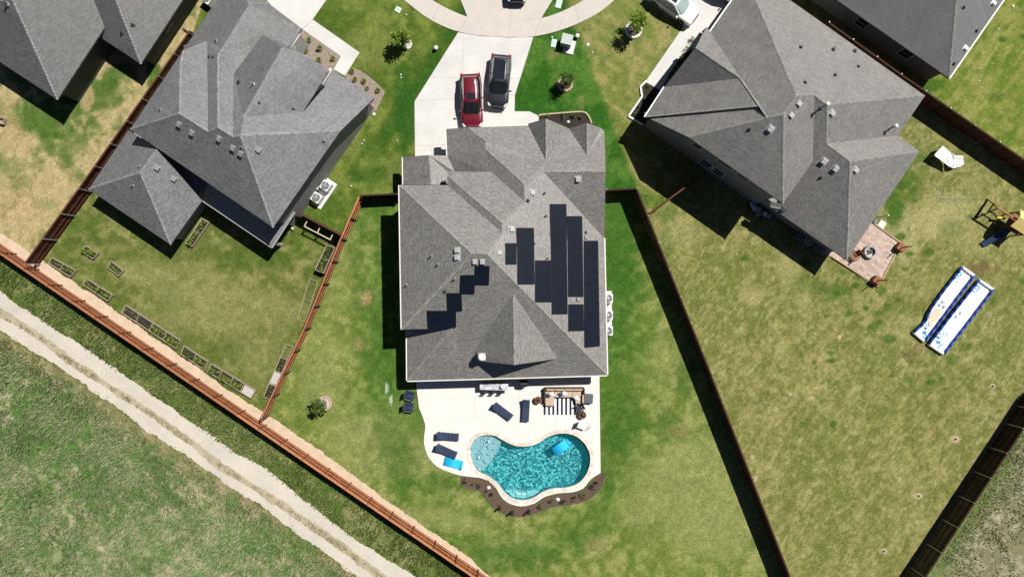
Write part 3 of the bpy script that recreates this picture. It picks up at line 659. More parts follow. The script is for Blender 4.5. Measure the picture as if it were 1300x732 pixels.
# ---- main house
M = House('house', 'grey roofed main house with dark solar panels behind the pool', ROOFS['M'], SH_M, CAP_M, CREAM, FASCD, 'a-d s1-e2 e2-e1 w0-w3_W7 g0-g5 s3_W10-s1')
g = lambda n: M.uv(M.V[n])
IN = .42
u0 = g('s1')[0]+IN; u1 = g('e2')[0]-IN
M.rect(u0, u1, g('s1')[1]+1.6, g('q2')[1], 2.45)
M.rect(g('q8')[0]+.3, u1-.05, g('q2')[1]-.2, g('q4')[1]-IN, 2.5)
M.rect(g('g0')[0]+IN, g('q8')[0]+.35, g('n1')[1], g('g1')[1]-IN, 2.5)
M.rect(g('w0')[0]+IN, g('g0')[0]+IN+.1, g('a')[1]-.3, g('w0')[1]-IN, 2.45)
M.rect(g('a')[0]+IN, g('s2')[0]+1., g('d')[1]+IN, g('a')[1]-IN, 4.68)
M.rect(g('n4')[0]+IN, g('n7')[0]-.3, g('a')[1]-1., g('n5')[1]-IN, 4.6)
for a, t, b in (('q8', 'p1', 'q7'), ('q7', 'p2', 'q5')):   # gable ends on the street side
    A, T, B2 = (M.V[k] for k in (a, t, b)); s_ = Vector((M.v.x, M.v.y, 0))*-.35; dn = Vector((0, 0, -.16))
    M.wallmb.add([A+s_+dn, B2+s_+dn, T+s_+dn], [(0, 1, 2), (2, 1, 0)])
A, T, B2 = M.V['k3'], M.V['k1'], M.V['k4']; s_ = Vector((M.v.x, M.v.y, 0))*.5; dn = Vector((0, 0, -.2))
M.wallmb.add([A+s_+dn, B2+s_+dn, T+s_+dn, (A+s_).xy.to_3d()+Vector((0, 0, 2.2)), (B2+s_).xy.to_3d()+Vector((0, 0, 2.2))], [(0, 1, 2), (2, 1, 0), (3, 4, 1, 0), (0, 1, 4, 3)])
M.walls(BRICKT)
Y = g('s1')[1]                                         # covered porch: posts, beam
for uu in (u0+.3, g('k3')[0]-1., g('k4')[0]+.6, u1-.3):
    p = M.xy(uu, Y+.55); MB().box((p.x, p.y, 1.2), (.3, .3, 2.4), R(1.2)).build('porch_post', BRICKT, M.root, world=True)
p0, p1 = M.xy(u0, Y+.55), M.xy(u1, Y+.55); MB().bar((*p0, 2.32), (*p1, 2.32), .28, .2).build('porch_beam', CREAM, M.root, world=True)
M.box_vent([(733.7,227),(675.4,244.8),(581.3,317.8),(581.3,327),(602.9,331.2),(612.5,331.2),(649.2,291.3),(633.3,320.7)], VENT, .42)
M.box_vent([(742.9,301.3),(733,380)], VENTD, .3)
M.pipe([(691.6,244.8),(693.5,273.9),(547.8,324.9),(556,335.6),(516.3,361.4),(577.5,354),(679,309),(695.5,327.5)], .5, .06, VENTD)
M.pipe([(670,254.7),(743.3,295),(564.6,369.4)], .25, .07)
q = M.hit(612, 452) or M.hit(612, 448)
if q:
    h = q[0]
    M._sub(MB().box(h+Vector((0, 0, .1)), (.62, .62, .9), R(1.2)), 'chimney', BRICKT, bevel=.02)
    M._sub(MB().lathe(h+Vector((0, 0, .55)), [(.1, 0), (.1, .12), (.3, .14), (.34, .24), (.2, .34), (.001, .38)], 20), 'chimney_cap', WHITE, smooth=True)
q = M.hit(563.5, 231.3)
if q: M._sub(MB().box(q[0]+Vector((0, 0, .02)), (.42, .26, .16), R(1.2)), 'attic_vent', PIPED, bevel=.02)
# garage doors on the street wall
for uu in (g('g0')[0]+2.1, g('g0')[0]+4.9):
    p = M.xy(uu, g('g1')[1]-IN); MB().box((p.x, p.y+.04, 1.1), (2.4, .09, 2.2), R(1.2)).build('garage_door', WHITE, M.root, world=True)
# solar modules: each lies just above its roof plane
PANEL = mat('solar glass', (.006, .009, .016), .12, .8, .35, spec=.22)
PFRAME = mat('panel frame', (.010, .013, .02), .1, 4, .4)
def solar(corners, rows, cols):
    q = []
    for px, py in corners:
        r = M.hit(*corners_mid(corners)); h, n, d = r
        dr = Vector(((px-650)/FPX, -(py-366)/FPX, -1)); o = Vector((0, 0, CAMZ)); P0 = h+n*.11
        q.append(o+dr*((P0-o).dot(n)/dr.dot(n)))
    A, B2, C2, D2 = q
    for i in range(rows):
        for j in range(cols):
            f = lambda s, t: (A*(1-s)+B2*s)*(1-t)+(D2*(1-s)+C2*s)*t
            s0, s1, t0, t1 = j/cols, (j+1)/cols, i/rows, (i+1)/rows; e1 = .006; 
            c4 = [f(s0, t0), f(s1, t0), f(s1, t1), f(s0, t1)]; cc = sum(c4, Vector())/4
            c4 = [p+(cc-p).normalized()*.007 for p in c4]; dz = n*.04
            b = MB().loft([[p-dz for p in c4], c4]); po = b.build('solar_panel', PFRAME, M.root, world=True)
            c5 = [p+(cc-p).normalized()*.016+n*.004 for p in c4]
            MB().add(c5, [(0, 1, 2, 3)] if (c5[1]-c5[0]).cross(c5[2]-c5[0]).z > 0 else [(3, 2, 1, 0)]).build('panel_glass', PANEL, po, off=LOC[M.root])
def corners_mid(c): return sum(x for x, y in c)/4, sum(y for x, y in c)/4
solar([(641.4,308.4),(656,308.4),(656,335.8),(641.4,335.8)], 2, 1)
solar([(656,289),(678,289),(679,360.8),(656.8,361)], 5, 1)
solar([(679.2,330.3),(699.6,330.3),(700.8,383.4),(679.4,383.6)], 4, 1)
solar([(698.4,258.9),(719.2,258.9),(720.8,398.5),(700.8,398.8)], 9, 1)
solar([(720,274.2),(739.2,274.2),(741,376.6),(721.6,376.6)], 7, 1)
solar([(721.8,386),(741,386),(741.6,419.6),(722,420)], 2, 1)
solar([(741.2,305.4),(759.4,305.4),(761.8,439.2),(742.6,440.8)], 9, 1)
solar([(603.2,337.3),(621.6,337.5),(620.8,361.6),(602.6,361.4)], 1, 1)
solar([(584.6,349.2),(603,349),(602.4,373),(584.2,372.6)], 1, 1)
solar([(567.2,372),(586,372),(586.8,394.6),(568.6,394.4)], 1, 1)
solar([(542.2,394.4),(579,394.4),(579.2,415.4),(543.6,416.4)], 1, 2)

# ---- right neighbour
Rh = House('house', 'large brownish grey hip roofed house beside the round fire pit patio', ROOFS['R'], SH_R, CAP_M, WHITEG, FASCD, 'T0-V0 G2-P1')
g = lambda n: Rh.uv(Rh.V[n]); IN = .45
Rh.rect(g('P1')[0]+IN, g('P8')[0]-IN, g('P12')[1]+IN, g('P8')[1]-IN, 2.7)
Rh.rect(g('P10')[0], g('P14')[0]-IN, g('P12')[1]+IN+.01, g('P13')[1]-IN, 2.71)
Rh.rect(g('P2')[0]+.2, g('P3')[0]-.6, g('P2')[1]+IN-.01, g('P5')[1], 5.7)
Rh.rect(g('T0')[0]+IN, g('T0')[0]+5, g('P5')[1], g('T2')[1]-IN, 2.72)
vw = g('P2')[1]+IN-.02
a = Rh.xy(g('P1')[0]+IN-.01, vw); b_ = Rh.xy(g('P2')[0]+.25, vw)
Rh.quadwall(a, b_, 3.3, 5.68)
Rh.walls(BRICKD)
wa = Rh.xy(g('P1')[0]+IN, vw); wb = Rh.xy(g('P3')[0]-.6, vw); L_ = (wb-wa).length
for t, z, ww, hh in ((4.6, 4.3, .9, 1.2), (7.4, 4.6, 1.5, .9), (6.4, 1.6, 1.1, 1.5), (7.75, 1.6, 1.1, 1.5), (9.2, 4.6, 1.2, .9)):
    if t < L_: Rh.window(wa, wb, t, z, ww, hh)
Rh.box_vent([(1013.2,131.3),(1003.3,146),(978.4,163.2),(1055.5,143.7),(1046.3,204.3),(1061.2,213.9),(1085.5,215.8)], VENT, .45)
Rh.pipe([(1022,105),(1059.9,95.7),(1089.5,84.8),(951.3,164.2),(1041.9,225.4),(1016.6,60.2)], .3, .07)
Rh.box_vent([(1057.7,63.4),(1084.8,65.4)], PIPED, .26)
Rh.box_vent([(994.6,265)], PIPED, .4)
Rh.pipe([(1043,136.5),(1129,163.5)], 1.0, .07, VENTD, WHITE)

# ---- left neighbour
Lh = House('house', 'cool grey roofed house with many gables left of the main house', ROOFS['L'], SH_L, CAP_L, FASCD, FASCD)
g = lambda n: Lh.uv(Lh.V[n])
Lh.rect(g('C0')[0]+IN+.3, g('C2')[0], g('C0')[1]+IN, g('D6')[1]-.5, 5.0)
Lh.rect(g('C2')[0]-.1, g('E3')[0]-IN, g('C0')[1]+IN+.01, g('E3')[1], 5.01)
Lh.rect(g('l0')[0]+IN, g('l1')[0]-IN, g('l0')[1]+IN, g('C0')[1]+1, 2.45)
Lh.rect(g('C6')[0]-5, g('E2')[0]-IN, g('E3')[1]-.2, g('E2')[1]-IN, 2.75)
Lh.rect(g('AN')[0]+IN+.2, g('A1')[0]-IN, g('C0')[1]+4, g('A1')[1]-IN-.1, 2.4)
Lh.rect(g('m2')[0]-.3, g('A6')[0]-IN, g('E3')[1]-1, g('A4')[1]-IN-.7, 4.9)
ew = g('E2')[0]-IN+.01
p = Lh.xy(ew, g('E2')[1]-IN); q = Lh.xy(ew, g('E3')[1]-.1)
Lh.quadwall(q, p, 5.1, 2.85)
Lh.walls(BRICKD)
p0, p1 = Lh.xy(ew, g('C6')[1]), Lh.xy(ew, g('E3')[1])
Lh.box_vent([(228.2,157.4),(244.5,168.3),(278.9,175.6),(296.5,187.5),(306.4,194.5),(327.5,190.3),(198.9,213.2),(220.1,227)], VENTD, .42)
Lh.pipe([(203.9,139.2),(177.5,211.3),(168.9,235.6),(274.6,51.6),(330.4,130),(374,137.3),(412,179),(307,187)], .4, .06, VENTD)
Lh.pipe([(266,72.3),(271.1,72.7),(303.3,103.9)], .25, .08)
Lh.pipe([(322,107)], .6, .06, VENT)
# its low back porch roof: eave z 2.5, tucked under the upper eave
o0, o1, o2 = P(256.5,254.5,2.5), P(345,314.2,2.5), P(362.2,287.5,2.5)
iu, iv = (o0-o1).normalized(), (o2-o1).normalized(); run = 2.6; dz = Vector((0, 0, run*.5))
ft = MB(); i1 = o1+(iu+iv)*run+dz; i0 = o0+iv*run+dz; i2 = o2+iu*run+dz+iv*1.5; o2b = o2+iv*1.5
def quv(q, d): return [(p.xy.dot(Vector((-d.y, d.x))), -p.xy.dot(d)*1.12) for p in q]
ft.add([o0, o1, i1, i0], [(0, 1, 2, 3)], [quv([o0, o1, i1, i0], Lh.D['S'])]); ft.add([o1, o2b, i2, i1], [(0, 1, 2, 3)], [quv([o1, o2b, i2, i1], Lh.D['E'])])
ft.build('porch_roof', SH_L, Lh.root, world=True)
gb = MB(); gz = Vector((0, 0, -.08)); gb.bar(o0+gz, o1+gz, .12, .14); gb.bar(o1+gz, o2b+gz, .12, .14); gb.build('porch_gutter', mat('grey gutter', (.33, .33, .33), .1, 4, .5), Lh.root, world=True)
for t in (.12, .55, .97):
    p = o0+(o1-o0)*t+iv*.35; MB().box((p.x, p.y, 1.2), (.22, .22, 2.4), R(-34)).build('porch_post', STONE, Lh.root, world=True)
# pale stone pier by the front gable and stone panel by the garage
for px, py, sx, sy, zz in ((415.5,97.5,.5,1.6,2.9), (371.5,54,.35,1.9,2.8)):
    p = P(px, py, zz); MB().box((p.x, p.y, zz/2), (sx, sy, zz), R(-34.2)).build('stone_pier', STONE, Lh.root, world=True)

# ---- top left and top right neighbours (partly out of the frame)
cT = P2(72.7,126.6,3.2); cT2 = P2(178.7,81.3,2.6)
Th = House('house', 'dark walled grey hip roofed house in the far top left corner', hip_data(-33.3, [(cT, -22, 19, 3.2, .62), (cT2, -12, 17, 2.6, .62)]), SH_T, CAP_L, FASCD, FASCD)
ut, vt = Th.uv((*cT, 0)); u2, v2 = Th.uv((*cT2, 0))
Th.rect(ut-21.4, ut-.5, vt+.5, vt+18, 3.0); Th.rect(u2-11, u2-.5, v2+.5, v2+16, 2.4)
Th.walls(SIDING)
Th.window(Th.xy(u2-.5, v2+.5), Th.xy(u2-.5, v2+16), 3.6, 1.5, 1.2, 1.2, PIPED)
Th.pipe([(9.6,4.8)], .7, .1, VENTD); Th.pipe([(155,41.6),(168.9,32)], .35, .07)
cQ = P2(1204.9,99.5,3.0)
Qh = House('house', 'grey hip roofed house with white gutters in the far top right corner', hip_data(-34.8, [(cQ, -24, 17, 3.0, .62)]), SH_Q, CAP_M, WHITEG, FASCD, 'se0-ne0')
uq, vq = Qh.uv((*cQ, 0)); Qh.rect(uq-23.4, uq-.5, vq+.5, vq+16.4, 2.8); Qh.walls(BRICKD)
for t in (3.4, 8.2): Qh.window(Qh.xy(uq-23.4, vq+.5), Qh.xy(uq-.5, vq+.5), 22.9-t, 1.6, 1.1, 1.3)
Qh.box_vent([(1260.4,4),(1225,61.2)], WHITE, .34); Qh.pipe([(1223,9.6),(1239.4,39.2),(1210.7,81)], .3, .07)
# ------------------------------------------------------------------ fences
def mat_cedar(name, col, var=.42):
    m, nt, b = nodes(name)
    g = N(nt, 'ShaderNodeNewGeometry'); tc = N(nt, 'ShaderNodeTexCoord').outputs['Object']
    o = mixc(nt, g.outputs['Random Per Island'], [c*(1-var) for c in col], [c*(1+var) for c in col])
    o = mixc(nt, 1., o, mixc(nt, ramp(nt, noise(nt, tc, 7, 5), .3, .7), (.75,)*3, (1.2,)*3), 'MULTIPLY')
    nt.links.new(o, b.inputs['Base Color']); b.inputs['Roughness'].default_value = .8; b.inputs['Specular IOR Level'].default_value = .2
    return m
CEDAR = mat_cedar('stained cedar', (.165, .058, .026)); CEDARD = mat_cedar('dark stained cedar', (.04, .017, .011)); CEDARP = mat_cedar('rail cedar', (.30, .125, .06))
CEDARM = mat_cedar('red brown cedar', (.085, .03, .019)); POSTM = mat('galvanised post', (.5, .5, .5), .1, 6, .5, .6)
STEELD = mat('dark post', (.08, .07, .065), .2, 6, .6)
def fence(label, top_px, h, side, m, railm, postm, sp=2.45, rails=(.35, 1.0, 1.7), cap=True, group=None, post_w=.09, capm=None):
    """board fence; top_px = its top edge in the photo, side = +1 if rails and posts stand on the left of its run"""
    pts = [P2(x, y, h) for x, y in top_px]; c = sum(pts, Vector((0, 0)))/len(pts)
    root = thing('fence', label, 'fence', (c.x, c.y, 0), group=group)
    bm, cm = MB(), MB(); rm = [MB() for _ in rails]; rng = random.Random(len(label))
    for a, b in zip(pts, pts[1:]):
        d = b-a; L = d.length; d.normalize(); n = Vector((-d.y, d.x))*side; ang = math.atan2(d.y, d.x)
        k = max(1, int(L/.152))
        for i in range(k):
            p = a+d*(L*(i+.5)/k); hh = h-.03+rng.uniform(-.012, .012)
            bm.box((p.x+n.x*rng.uniform(-.004, .004), p.y, hh/2-.02), (L/k-.006, .02, hh), ang)
        for r, z in zip(rm, rails):
            r.bar((*(a+n*.035), z), (*(b+n*.035), z), .045, .09)
        if cap: cm.bar((*(a+n*.02), h), (*(b+n*.02), h), .14, .035)
        k = max(1, round(L/sp))
        for i in range(k+1):
            if i == k and b is not pts[-1]: continue
            p = a+d*(L*i/k)+n*(.06+post_w/2)
            MB().box((p.x, p.y, (h+.05)/2), (post_w, post_w, h+.07), ang).build('post', postm, root, world=True)
    bm.build('board_panel', m, root, world=True)
    for r in rm: r.build('rail', railm, root, world=True)
    if cap: cm.build('cap_rail', capm or railm, root, world=True)
    return root
fence('long sunlit orange cedar fence beside the dirt track', [(-150,214),(0,322),(300,526.5),(605,735),(690,793)], 1.95, 1, CEDAR, CEDARP, CEDAR, group=None)
fence('brown fence between the two top left yards, beside the cool grey house', [(31.4,334),(100,239),(241,39)], 1.95, -1, CEDARM, CEDARM, POSTM, post_w=.06)
fence('orange brown fence between the planter yard and the yard of the pool', [(331,531),(386,416.4),(432.8,302),(456,249.5)], 1.9, -1, CEDAR, CEDARP, STEELD)
fence('short dark fence joining the left side of the main house', [(457,248),(508,245.5)], 1.9, -1, CEDARD, CEDARD, CEDARD)
fence('short brown side fence next to the two air conditioners on a white pad', [(377.5,269),(434,298.5)], 1.9, -1, CEDARM, CEDARM, CEDARM)
fence('long dark brown fence right of the pool and the main house', [(770,241.5),(808,239.5),(904,479),(1003,732),(1030,802)], 2.1, 1, CEDARD, CEDARD, POSTM, post_w=.055)
fence('short brown fence reaching from the long dark fence to the brownish house', [(824,271),(895,219)], 1.9, -1, CEDARM, CEDARM, CEDARM)
fence('reddish brown fence behind the swing set and the white canopy', [(1052,29),(1144,95),(1300,203),(1380,258)], 2.0, 1, CEDARM, CEDARM, POSTM, post_w=.055, capm=CEDARD)
fence('dark brown fence in the bottom right corner beside the gravelly weeds', [(1330,498),(1300,544),(1175,733),(1130,800)], 2.15, -1, CEDARD, CEDARD, POSTM, post_w=.055)
fence('tiny dark fence closing the gap in the top left corner', [(233,37),(247,46)], 1.9, -1, CEDARD, CEDARD, CEDARD)

# ------------------------------------------------------------------ vehicles
TYRE = mat('tyre rubber', (.02, .02, .02), .2, 6, .85); RIM = mat('alloy rim', (.45, .45, .46), .05, 4, .3, .9)
CGL = mat('car glass', (.012, .016, .018), .05, 2, .04, spec=.7); CGLP = mat('pale car glass', (.28, .38, .36), .08, 2, .06, spec=.7)
CHR = mat('bright trim', (.6, .6, .6), .05, 4, .2, .9); BLK = mat('black plastic', (.018, .018, .02), .2, 4, .5)
LAMP = mat('headlight glass', (.55, .57, .58), .1, 6, .08); TAIL = mat('tail light', (.35, .015, .012), .1, 6, .2)
def ring(x, hw, z0, z1, n=6):
    pts = []
    for i in range(28):
        t = 2*math.pi*i/28; c, s = math.cos(t), math.sin(t)
        e = 2/n if s > 0 else 2/7
        pts.append(Vector((x, hw*math.copysign(abs(c)**(2/n), c), (z0+z1)/2+(z1-z0)/2*math.copysign(abs(s)**e, s))))
    return pts
def make_car(label, col, L=4.85, Wd=1.94, H_=1.70, group='', metal=.4, glass=None, roof_dark=False, rails=CHR, sun=(.95, .25), kind='parked_car', cat='car'):
    glass = glass or CGL; k = L/4.85; h = Wd/2
    paint = mat('car paint '+label, col, .03, 2, .3, metal, spec=.5, coat=.8)
    root = thing(kind, label, cat, group=group)
    secs = [(-2.42, .70, .38, .72), (-2.40, .82, .33, .86), (-2.30, .90, .28, 1.0), (-2.0, .955, .24, 1.06), (-1.2, .97, .22, 1.06), (0, .97, .22, 1.04),
            (.9, .965, .22, 1.03), (1.25, .96, .22, 1.02), (1.7, .94, .24, .99), (2.05, .91, .26, .94), (2.28, .83, .28, .86), (2.38, .70, .32, .74), (2.42, .55, .38, .62)]
    body = MB().loft([ring(x*k, w_*Wd/1.94, a, b) for x, w_, a, b in secs]).build('body', paint, root, smooth=True)
    # greenhouse: glass body, then roof, pillars
    def sec(x, wb, z): return [Vector((x*k, wb*s*Wd/1.94, z)) for s in (-1, 1)]
    belt = [(-2.22, .78), (-1.6, .86), (-.4, .88), (.6, .87), (1.05, .80), (1.28, .60)]
    top = [(-1.86, .58), (-1.5, .66), (-.5, .70), (.1, .69), (.32, .64), (.40, .46)]
    def loop(l, z, dz): 
        a = [Vector((x*k, -w_*Wd/1.94, z-(dz if i in (0, len(l)-1) else 0))) for i, (x, w_) in enumerate(l)]
        return a+[Vector((p.x, -p.y, p.z)) for p in a[::-1]]
    g0, g1 = loop(belt, 1.0, .0), loop(top, H_-.04, .02)
    MB().loft([g0, g1]).build('window_glass', glass, root, smooth=False, bevel=.03)
    r0 = [p+Vector((0, p.y*.02, -.02)) for p in g1]; r1 = [Vector((p.x*.99, p.y*.97, H_)) for p in g1]; r2 = [Vector((p.x*.9-.06, p.y*.6, H_+.035)) for p in g1]
    MB().loft([r0, r1, r2]).build('roof', mat('black roof', (.02, .022, .03), .1, 2, .15, coat=.6) if roof_dark == 2 else paint, root, smooth=True)
    pm = MB()
    for i in (0, 2, 4, 7, 9, 11):
        a, b = g0[i], g1[i]; pm.bar(a, b+Vector((0, 0, .0)), .07, .06)
    pm.build('pillars', paint, root)
    x0, ln = sun; x1 = x0-.95
    if roof_dark: MB().box(((-.75)*k, 0, H_+.03), (1.75*k, .98, .03)).build('sunroof', mat('dark sunroof', (.015, .018, .026), .1, 2, .1, coat=.5), root, bevel=.05)
    else: MB().box((-.12*k, 0, H_+.03), (.62*k, .82, .03)).build('sunroof', mat('dark sunroof', (.015, .018, .026), .1, 2, .1, coat=.5), root, bevel=.05)
    for s in (-1, 1):
        MB().path([Vector((x*k, s*y*Wd/1.94, z)) for x, y, z in ((-1.75, .58, H_+.01), (-1.5, .62, H_+.06), (-.3, .65, H_+.07), (.1, .62, H_+.03))], .022).build('roof_rail', rails, root)
        m = MB().box((.95*k, s*(h+.12), 1.06), (.14, .22, .15), s*.15).build('mirror', paint, root, bevel=.04)
        MB().bar((.98*k, s*(h-.1), 1.02), (.96*k, s*(h+.06), 1.03), .07, .05).build('arm', BLK, m)
        MB().box((2.16*k, s*.68*Wd/1.94, .82), (.34, .34, .12), -s*.45, (.18, 'Y')).build('headlight', LAMP, root, bevel=.03)
        MB().box((-2.3*k, s*.78*Wd/1.94, .93), (.2, .24, .22), s*.3).build('tail_light', TAIL, root, bevel=.03)
        MB().path([Vector((x*k, s*y*Wd/1.94, 1.025)) for x, y in ((-2.0, .87), (-.4, .91), (.6, .90), (1.0, .86))], .014).build('window_trim', CHR, root)
        for x in (-1.42, 1.45):
            wl = MB().tube((x*k, s*(h-.23), .35), (x*k, s*(h+.005), .35), .35, n=22).build('wheel', TYRE, root, bevel=.03)
            MB().tube((x*k, s*(h+.0), .35), (x*k, s*(h+.015), .35), .23, n=18).build('rim', RIM, wl)
            a = MB().loft([[Vector(((x+math.cos(t)*r)*k, s*y, .35+math.sin(t)*r)) for t in [math.pi*i/12 for i in range(13)]] for r, y in ((.37, h-.01), (.43, h+.0), (.43, h-.06))], cap=False).build('wheel_arch', BLK, root)
    MB().box((2.36*k, 0, .66), (.12, .9, .2)).build('grille', BLK, root, bevel=.02)
    MB().box((2.44*k, 0, .42), (.06, 1.1, .12)).build('lower_bumper', BLK, root, bevel=.02)
    MB().path([(1.3*k, -.55, 1.045), (1.26*k, 0, 1.05), (1.3*k, .55, 1.045)], .018).build('wiper', BLK, root)
    MB().box((-2.44*k, 0, .62), (.04, .5, .13)).build('number_plate', WHITE, root)
    return root
def place(o, px, py, ang, z=.035, hz=.9):                # ang: heading in the photo, degrees, 0 = right, 90 = down
    p = P(px, py, hz); o.location = (p.x, p.y, z); o.rotation_euler = (0, 0, R(-ang)); return o
red = place(make_car('red parked car with its nose at the garage', (.13, .004, .014), metal=.15), 598.2, 127.5, 87.6)
gray = place(make_car('dark grey parked car with a long black sunroof', (.028, .03, .038), metal=.4, roof_dark=True, L=4.75, Wd=1.92, H_=1.62), 633.8, 102.4, 95)
white = place(make_car('white parked car on the drive of the brownish house', (.72, .72, .71), metal=0, glass=CGLP, L=4.8, Wd=1.9, H_=1.6, rails=BLK), 856.5, 3, 35.5)
black = place(make_car('nearly black car cut off by the top edge of the photo', (.012, .013, .016), metal=.3, roof_dark=True, L=4.6), 657, -30, 92)
truck = place(make_car('silver car just out of the frame beside the white car', (.4, .41, .42), metal=.6, L=5.2, Wd=2.0, H_=1.95), 921, -20, 35.5)

# ------------------------------------------------------------------ air conditioners, utility boxes, lids
ACM = mat('air conditioner shell', (.62, .63, .63), .05, 5, .5, .2); ACG = mat('grille dark', (.05, .055, .06), .3, 8, .6)
def make_ac(label, w_=.85, h_=.85, group=None):
    t = thing('air_conditioner', label, 'air conditioner', group=group)
    MB().box((0, 0, h_/2), (w_, w_, h_)).build('casing', ACM, t, bevel=.05)
    MB().lathe((0, 0, h_), [(w_*.42, .004), (w_*.42, .02), (.001, .02)], 24).build('fan_opening', ACG, t)
    f = MB()
    for i in range(4):
        a = i*math.pi/2+.3; f.box((math.cos(a)*w_*.2, math.sin(a)*w_*.2, h_+.03), (w_*.34, .13, .012), a, (.3, 'X'))
    f.lathe((0, 0, h_+.02), [(.1, 0), (.1, .05), (.001, .06)], 14); f.build('fan', mat('fan metal', (.35, .36, .37), .1, 5, .4, .5), t)
    gd = MB()
    for r in (.14, .23, .32, .4): 
        gd.path([Vector((math.cos(q)*r*w_, math.sin(q)*r*w_, h_+.06)) for q in [2*math.pi*i/20 for i in range(21)]], .008, 4)
    for i in range(6):
        a = i*math.pi/6; gd.tube((math.cos(a)*w_*.42, math.sin(a)*w_*.42, h_+.06), (-math.cos(a)*w_*.42, -math.sin(a)*w_*.42, h_+.06), .008, n=4)
    gd.build('guard', VENT, t)
    return t
def pad(label, px, py, sx, sy, ang, h=.1):
    p = P(px, py); o = MB().box((0, 0, h/2), (sx, sy, h)).build('pad', mat('white pad', (.54, .53, .51), .05, 3, .8), None, off=(0, 0, 0), bevel=.01)
    o.location = (p.x, p.y, 0); o.rotation_euler = (0, 0, R(-ang)); return tag(o, label, 'pad')
pad('white concrete pad under the two air conditioners', 411.5, 246, 2.75, 1.1, -56)
ac = make_ac('air conditioner at the upper end of the white pad by the left house', group='air conditioners outside the houses')
def put_px(o, px, py, ang=0., z=0.): p = P(px, py); o.location = (p.x, p.y, z); o.rotation_euler = (0, 0, R(-ang)); return o
put_px(ac, 416.5, 237.5, -56, .1)
c2 = again(ac, 'air conditioner at the lower end of the white pad by the left house', (0, 0, 0)); put_px(c2, 405, 252.5, -56, .1)
pad('long narrow white pad along the right wall of the main house', 770.6, 397, .85, 4.0, 0)
for i, y in enumerate((378.5, 399.5, 419)):
    c2 = again(ac, ('top air conditioner of the three beside the solar panel roof', 'middle air conditioner of the three beside the solar panel roof', 'bottom air conditioner of the three beside the solar panel roof')[i], (0, 0, 0)); put_px(c2, 770.3, y, 3, .1)
c2 = again(ac, 'white air conditioner at the top left edge between two houses', (0, 0, 0)); put_px(c2, 267, 3, -56, 0)
pad('white concrete pad under the green electric box', 722.5, 60, 1.0, 1.25, 14)
t = thing('transformer_box', 'grey green electric box standing on a white pad in the front lawn', 'electric box')
GRN = mat('utility green', (.20, .25, .24), .08, 4, .5)
MB().box((0, 0, .42), (.95, .85, .84)).build('cabinet', GRN, t, bevel=.03); MB().box((0, .06, .86), (1.0, .95, .06)).build('lid', mat('utility lid green', (.34, .38, .37), .08, 4, .5), t, bevel=.02)
MB().box((.1, -.44, .45), (.7, .03, .6)).build('door', GRN, t, bevel=.01)
put_px(t, 718.5, 55.5, 14, .1)
LIDM = mat('pale green lid', (.42, .55, .48), .1, 5, .6); LIDW = mat('white plastic', (.72, .72, .7), .04, 5, .5)
def lid(label, px, py, sx, sy, m, ang=0, name='utility_lid'):
    t = thing(name, label, 'lid'); MB().box((0, 0, .02), (sx, sy, .06)).build('cover', m, t, bevel=.015); MB().box((0, 0, .055), (sx*.3, .03, .012)).build('handle', ACG, t); return put_px(t, px, py, ang)
def disc(label, px, py, r, m, h=.06, cat='cap', name='pipe_cap'):
    r *= .5; t = thing(name, label, cat); MB().lathe((0, 0, -.02), [(r, 0), (r, h*.7+.02), (r*.85, h+.02), (.001, h+.02)], 18).build('cover', m, t); MB().lathe((0, 0, h-.002), [(r*.3, 0), (r*.3, .02), (.001, .02)], 10).build('plug', ACG if m is LIDW else LIDW, t); return put_px(t, px, py)
lid('large pale green lid left of the electric box', 703.2, 55.2, .5, .75, LIDM, 10)
lid('pale green lid beside the sidewalk on the far left of the front lawn', 505.5, 12.5, .55, .5, LIDM, 30)
lid('pale lid in the grass patch between sidewalk and apron', 709.5, 4.5, .55, .9, LIDM, 15)
disc('round pale green cap between the electric box and the leaning tree', 746.5, 57, .3, LIDM)
disc('small round green cap above the large pale green lid', 701, 47.5, .17, LIDM)
disc('small round green cap below the large pale green lid', 705.3, 63, .17, LIDM)
disc('small green cap right of the round pale green cap', 752.5, 66.5, .15, LIDM)
disc('small pale cap just below the lid beside the sidewalk', 516, 19, .15, LIDM)
disc('small pale cap in the middle of the left front lawn', 509, 95, .16, LIDM)
disc('small pale cap just under the one in the left front lawn', 509.5, 98.8, .13, LIDW)
disc('small white cap in front of the gabled left house, upper one', 462, 178, .13, LIDW)
disc('small white cap in front of the gabled left house, lower one', 459.5, 182.5, .12, LIDW)
disc('white cap on the lawn at the foot of the short dark fence', 446, 236, .12, LIDW)
disc('white square block by the corner of the left house', 475, 145, .26, LIDW)
disc('tiny white cap in the bright grass left of the driveway', 504.5, 178.5, .1, LIDW)
disc('white ring cap in the upper right lawn', 1286, 8, .2, LIDW)
for i, (px, py) in enumerate([(1267,37),(1244,87),(1259,80),(1285,58),(1243,103)]):
    disc(('white cap beside the dark patch in the upper right lawn', 'white cap nearest the white gutter in the upper right lawn', 'second white cap from the white gutter in the upper right lawn', 'white cap below the dark patch in the upper right lawn', 'lowest white cap in the upper right lawn')[i], px, py, (.13,.12,.1,.1,.11)[i], LIDW, group if False else .05)
def post_cap(label, px, py, h=.45):
    t = thing('garden_light', label, 'garden light'); MB().lathe((0, 0, 0), [(.09, 0), (.08, h-.12)], 14).build('stem', ACG, t)
    MB().lathe((0, 0, h-.13), [(.13, 0), (.2, .05), (.17, .14), (.001, .18)], 18).build('head', LIDW, t, smooth=True); return put_px(t, px, py)
post_cap('white domed garden light near the left edge of the driveway', 554, 62.5)
post_cap('white domed garden light right behind the electric box', 732.5, 47.5)
